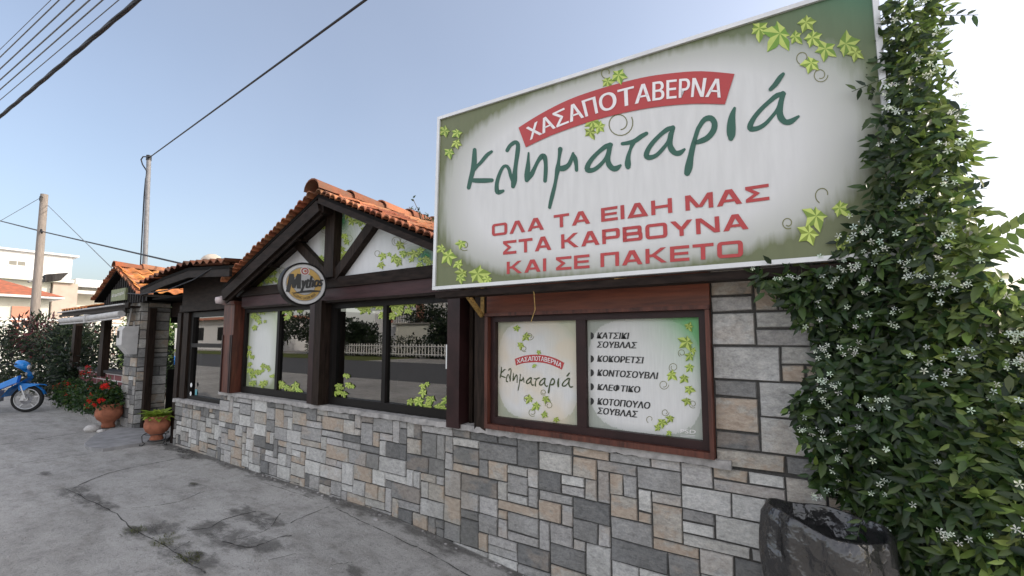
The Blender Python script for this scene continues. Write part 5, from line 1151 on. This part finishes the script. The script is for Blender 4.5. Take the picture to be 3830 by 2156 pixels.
mp_ = thing("metal_pole", "slim grey metal pole rising behind the tiled roofs", "pole", (mbase.x, mbase.y, .1)); mb = MB(); mb.tube([mbase, mt], [.075, .062], 14); mb.build("shaft", M['steel'], mp_)
mb = MB(); mb.tube([m0+Vector((-.13, -.05, -1.5)), mt+dm*.35+Vector((-.12, -.05, 0)), mt+dm*.2+Vector((-.05, -.05, 0))], .02, 6)
pts = [atY(z9(*v), 2.45) for v in ((1048, 1415), (1055, 1290), (1062, 1240), (1030, 1190), (1020, 1155), (1035, 1134), (1085, 1135))]; mb.tube(pts, .02, 6); mb.build("riser_cable", M['cable'], mp_)
mb = MB(); mb.tube([mt+Vector((0, 0, -.12)), mt+Vector((0, 0, .05))], .075, 10); mb.build("pole_cap", M['iron'], mp_)
def wire(name, label, p, q, r_, mat, sag=0.0, group=None, n=16):
    p, q = Vector(p), Vector(q); mb = MB(); mb.tube([p+(q-p)*(i/n)-Vector((0, 0, sag*4*(i/n)*(1-i/n))) for i in range(n+1)], r_, 6); return tag(mb.build(name, mat, None, p), label, "cable", group)
WL = ["outermost thin overhead wire at the top left corner", "second thin overhead wire from the top left corner", "third thin overhead wire from the top left corner", "fourth thin overhead wire from the top left corner", "fifth thin overhead wire from the top left corner", "thin overhead wire next to the thick twisted cable"]
for i, (a, b) in enumerate((((0,186),(191,0)), ((0,215),(222,0)), ((0,259),(279,0)), ((0,300),(336,0)), ((0,336),(385,0)), ((0,375),(445,0)), ((0,437),(517,0)))):
    p = atY(a, -1.5); q = atZ(b, p.z); d = q-p
    if i < 6: wire("overhead_wire", WL[i], p-d*6, q+d*2.5, (.005, .009, .010, .010, .009, .006)[i], M['wire'], 0, "thin overhead wires along the street")
    else:
        mb = MB(); n = 260; a0, b0 = p-d*6, q+d*2.5; dn = d.normalized(); s1 = dn.orthogonal().normalized(); s2 = dn.cross(s1)
        for ph in (0, 2*pi/3, 4*pi/3): mb.tube([a0+(b0-a0)*(j/n)+(s1*cos(j*.6+ph)+s2*sin(j*.6+ph))*.010 for j in range(n+1)], .017, 6)
        tag(mb.build("twisted_cable", M['cable'], None, a0), "thick black twisted power cable crossing the top left corner", "cable")
ea = mt+Vector((.03, 0, -.03)); eb = atY((1368, 0), .6); wire("service_cable", "black service cable sagging from the metal pole up across the sky", ea, eb+(eb-ea)*.2, .017, M['cable'], .0)
wire("telephone_cable", "dark cable running past the wooden pole to the tiled porch roof", atX((0, 827), -27)-(atX((155, 866), -19.3)-atX((0, 827), -27))*.0, atX((155, 866), -19.3), .022, M['cable'])
wire("telephone_cable", "dark cable from the wooden pole down to the porch roof", atX((155, 866), -19.3), atY((697, 991), .6), .018, M['cable'])
wire("stay_wire", "thin grey wire from the pole top down to the pavilion ridge", atX((178, 768), -19.4), atY((418, 1003), .3), .008, M['wire'])
wire("stay_wire", "thin grey wire from the pole top to the left edge", atX((152, 740), -19.4), atX((-30, 845), -24), .008, M['wire'])
# houses far left, their sunlit fronts face +X
def rectX(X, px0, py0, px1, py1): 
    a = atX((px0, py0), X); b = atX((px1, py1), X); return a.y, b.y, b.z, a.z
hA = thing("white_house", "tall white flat roofed house with a small window behind the wooden pole", "house", (-38, 3.5, .14)); ha = 5.02; zt0 = 6.62
mb = MB(); mb.box((-46, -2, 5.25), (-38, ha, 6.68)); mb.build("upper_wall", M['whitewall'], hA)
mb = MB(); mb.box((-46.2, -2.2, 6.69), (-37.8, ha+.25, 6.80)); mb.build("roof_slab", M['whitewall'], hA)
mb = MB(); mb.box((-46.2, -2, 5.05), (-37.7, ha+.1, 5.24)); mb.build("balcony_slab", M['cream'], hA)
mb = MB(); mb.box((-46, -2, .14), (-38.2, 4.2, 5.04)); mb.build("lower_wall", M['cream'], hA)
mb = MB(); mb.box((-46, 4.25, .14), (-37.9, 5.35, 5.04)); mb.build("corner_pier", M['pinkwall'], hA)
y0, y1, zl, zh = rectX(-37.98, 30, 970, 98, 1000); mb = MB(); mb.box((-38.02, y0, zl), (-37.96, y1, zh)); wn = mb.build("window", M['white'], hA)
mb = MB()
for a, b in ((.06, .48), (.52, .94)): mb.face([(-37.955, y0+(y1-y0)*a, zl+.06), (-37.955, y0+(y1-y0)*b, zl+.06), (-37.955, y0+(y1-y0)*b, zh-.06), (-37.955, y0+(y1-y0)*a, zh-.06)])
mb.build("pane", M['glass'], wn)
hB = thing("tiled_house", "low cream house with red tiled roof and salmon shutter at the left edge", "house", (-30, 2, .14))
mb = MB(); mb.box((-37, -3, .14), (-30.3, 2.75, 3.52)); mb.build("wall", M['cream'], hB)
mb = MB(); mb.hexa([(-36.5, -3.5, 3.54), (-29.7, -3.5, 3.54), (-29.7, 3.15, 3.54), (-36.5, 3.15, 3.54), (-36.5, -3.5, 3.62), (-29.7, -3.5, 3.62), (-29.7, 3.15, 3.62), (-36.5, 3.15, 3.62)]); mb.build("eave_slab", M['whitewall'], hB)
mb = MB(); TR = [(0.42, 0.13, 0.07), (0.36, 0.10, 0.055)]; tile_slope(mb, (-33.2, 1.0, 4.75), (-33.2, -3.5, 4.75), (3.5, 0, -1.08), .25, .35, seed=61, cols=TR); mb.face([(-33.2, 1.0, 4.72), (-29.7, 1.0, 3.64), (-29.7, 3.15, 3.64), (-33.2, 3.15, 3.64)], TR[0]); mb.build("roof", M['tile'], hB)
y0, y1, zl, zh = rectX(-30.28, 45, 1146, 113, 1200); mb = MB(); mb.box((-30.32, y0, zl-.4), (-30.24, y1, zh)); mb.build("shutter", M['shutter'], hB)
hC = thing("cream_apartment", "cream apartment house with balcony slabs beyond the pavilion roof", "house", (-40, 7.5, .14))
mb = MB(); mb.box((-50, 5.6, .14), (-40, 12.5, 5.0)); mb.build("wall", M['cream'], hC)
mb = MB(); mb.box((-50, 5.5, 5.01), (-39.2, 12.6, 5.5)); mb.box((-40, 5.5, 4.55), (-39.0, 12.6, 4.75)); mb.build("balcony_slab", M['whitewall'], hC)
mb = MB(); mb.box((-39.98, 7.2, 1.5), (-39.94, 8.3, 4.2)); mb.build("door", M['pinkwall'], hC)
fn_ = thing("white_fence", "white metal garden fence behind the shrubs at the left", "fence", (-27, 2, .14)); mb = MB(); mb.box((-27.05, -3, 2.2), (-26.95, 6.5, 2.32)); mb.box((-27.03, -3, 2.42), (-26.97, 6.5, 2.5)); mb.box((-27.03, -3, .4), (-26.97, 6.5, .5)); mb.build("rail", M['white'], fn_)
mb = MB()
for i in range(64): mb.box((-27.02, -3+i*.15, .3), (-26.98, -2.95+i*.15, 2.2))
mb.build("pickets", M['white'], fn_)

# ------------------------------------------------------------------ the other side of the street (seen in the window glass)
hD = thing("villa", "white two storey villa with a balcony across the street", "house", (-33, -34, .14))
mb = MB(); mb.box((-44, -42, .14), (-24, -33, 6.2)); mb.build("wall", M['whitewall'], hD); mb = MB(); mb.box((-44.5, -42, 6.21), (-23.5, -32.4, 6.6)); mb.box((-40, -33, 3.2), (-26, -31.6, 3.4)); mb.build("balcony_slab", M['cream'], hD)
mb = MB()
for i in range(50): mb.box((-40+i*.28, -31.7, 3.4), (-39.95+i*.28, -31.65, 4.3))
mb.box((-40, -31.72, 4.3), (-26, -31.62, 4.36)); mb.build("balcony_railing", M['iron'], hD)
for x in (-42, -37, -31, -27):
    mb = MB(); mb.box((x, -33.02, 3.5), (x+1.2, -32.96, 5.6)); mb.build("window", M['shutter'], hD)
fr2 = thing("picket_fence", "white picket fence across the street", "fence", (-26, -21.5, .14)); mb = MB()
for i in range(66): mb.box((-37+i*.32, -21.515, .35), (-36.935+i*.32, -21.485, 1.25))
mb.build("pickets", M['white'], fr2); mb = MB(); mb.box((-37, -21.47, .45), (-16, -21.43, .52)); mb.box((-37, -21.47, 1.05), (-16, -21.43, 1.12)); mb.build("rail", M['whitewall'], fr2)
gs = thing("garden_shed", "beige garden wall panel across the street", "shed", (-29, -25, .14)); mb = MB(); mb.box((-31, -25.4, .14), (-26.8, -24.7, 2.9)); mb.build("wall", M['cream'], gs); mb = MB(); mb.box((-31.2, -25.6, 2.91), (-26.6, -24.5, 3.0)); mb.build("roof", M['kerb'], gs)
def tree(x, y, h, r_, label, cols=None, n=2200, L=.34):
    cols = cols or DK2; t = thing("garden_tree", label, "tree", (x, y, .14), "trees across the street"); mb = MB(); mb.tube([(x, y, .1), (x+.1, y, h*.35), (x, y+.1, h*.7)], [.18, .14, .06], 8)
    for a in range(4): mb.tube([(x, y, h*.35), (x+cos(a*1.6)*r_*.5, y+sin(a*1.6)*r_*.5, h*.65)], [.08, .03], 6)
    mb.build("trunk", M['bark'], t); mb = MB()
    for a in range(5): clump(mb, (x+cos(a*1.3)*r_*.45, y+sin(a*1.3)*r_*.45, h*(.55+.08*(a % 3))), (r_*.62, r_*.62, h*.30), n//5, L, L*.5, cols, rnd)
    mb.build("crown", M['leaf'], t)
for i, (x, y, h, r_) in enumerate(((-21, -23.5, 3.6, 2.0), (-24.5, -24.5, 3.2, 1.6), (-30, -28.2, 5.4, 2.6), (-33.5, -22.6, 3.4, 1.7), (-42, -24, 4.2, 2.4), (-50, -24, 4.6, 2.6), (-15, -24, 4.5, 2.4))):
    tree(x, y, h, r_, ("round dark tree beside the shed across the street", "short dark tree behind the picket fence", "broad dark tree before the villa", "small dark tree at the end of the picket fence", "dark tree behind the grass verge", "tallest dark tree far along the verge", "dark tree at the near end of the street")[i])
mb = MB()
for i in range(26): clump(mb, (-40+i*1.05, -22.4, .95), (.75, .5, .95), 220, .24, .14, DK2, rnd)
hE = thing("bungalow", "pale bungalow with a dark door far down the other side of the street", "house", (-64, -27, .14)); mb2 = MB(); mb2.box((-78, -34, .14), (-54, -26, 4.2)); mb2.build("wall", M['whitewall'], hE)
mb2 = MB(); mb2.box((-79, -35, 4.21), (-53, -25.2, 4.5)); mb2.build("roof", M['shutter'], hE)
for x in (-74, -68, -58): mb2 = MB(); mb2.box((x, -26.02, 1.4), (x+1.8, -25.97, 3.2)); mb2.build("window", M['blackframe'], hE)
mb2 = MB(); mb2.box((-63, -26.02, .2), (-61.8, -25.97, 2.8)); mb2.build("door", M['mahog'], hE)
h2 = tag(mb.build("clipped_hedge", M['leaf'], None, (-27, -22.6, .14)), "dark clipped hedge behind the picket fence across the street", "hedge")
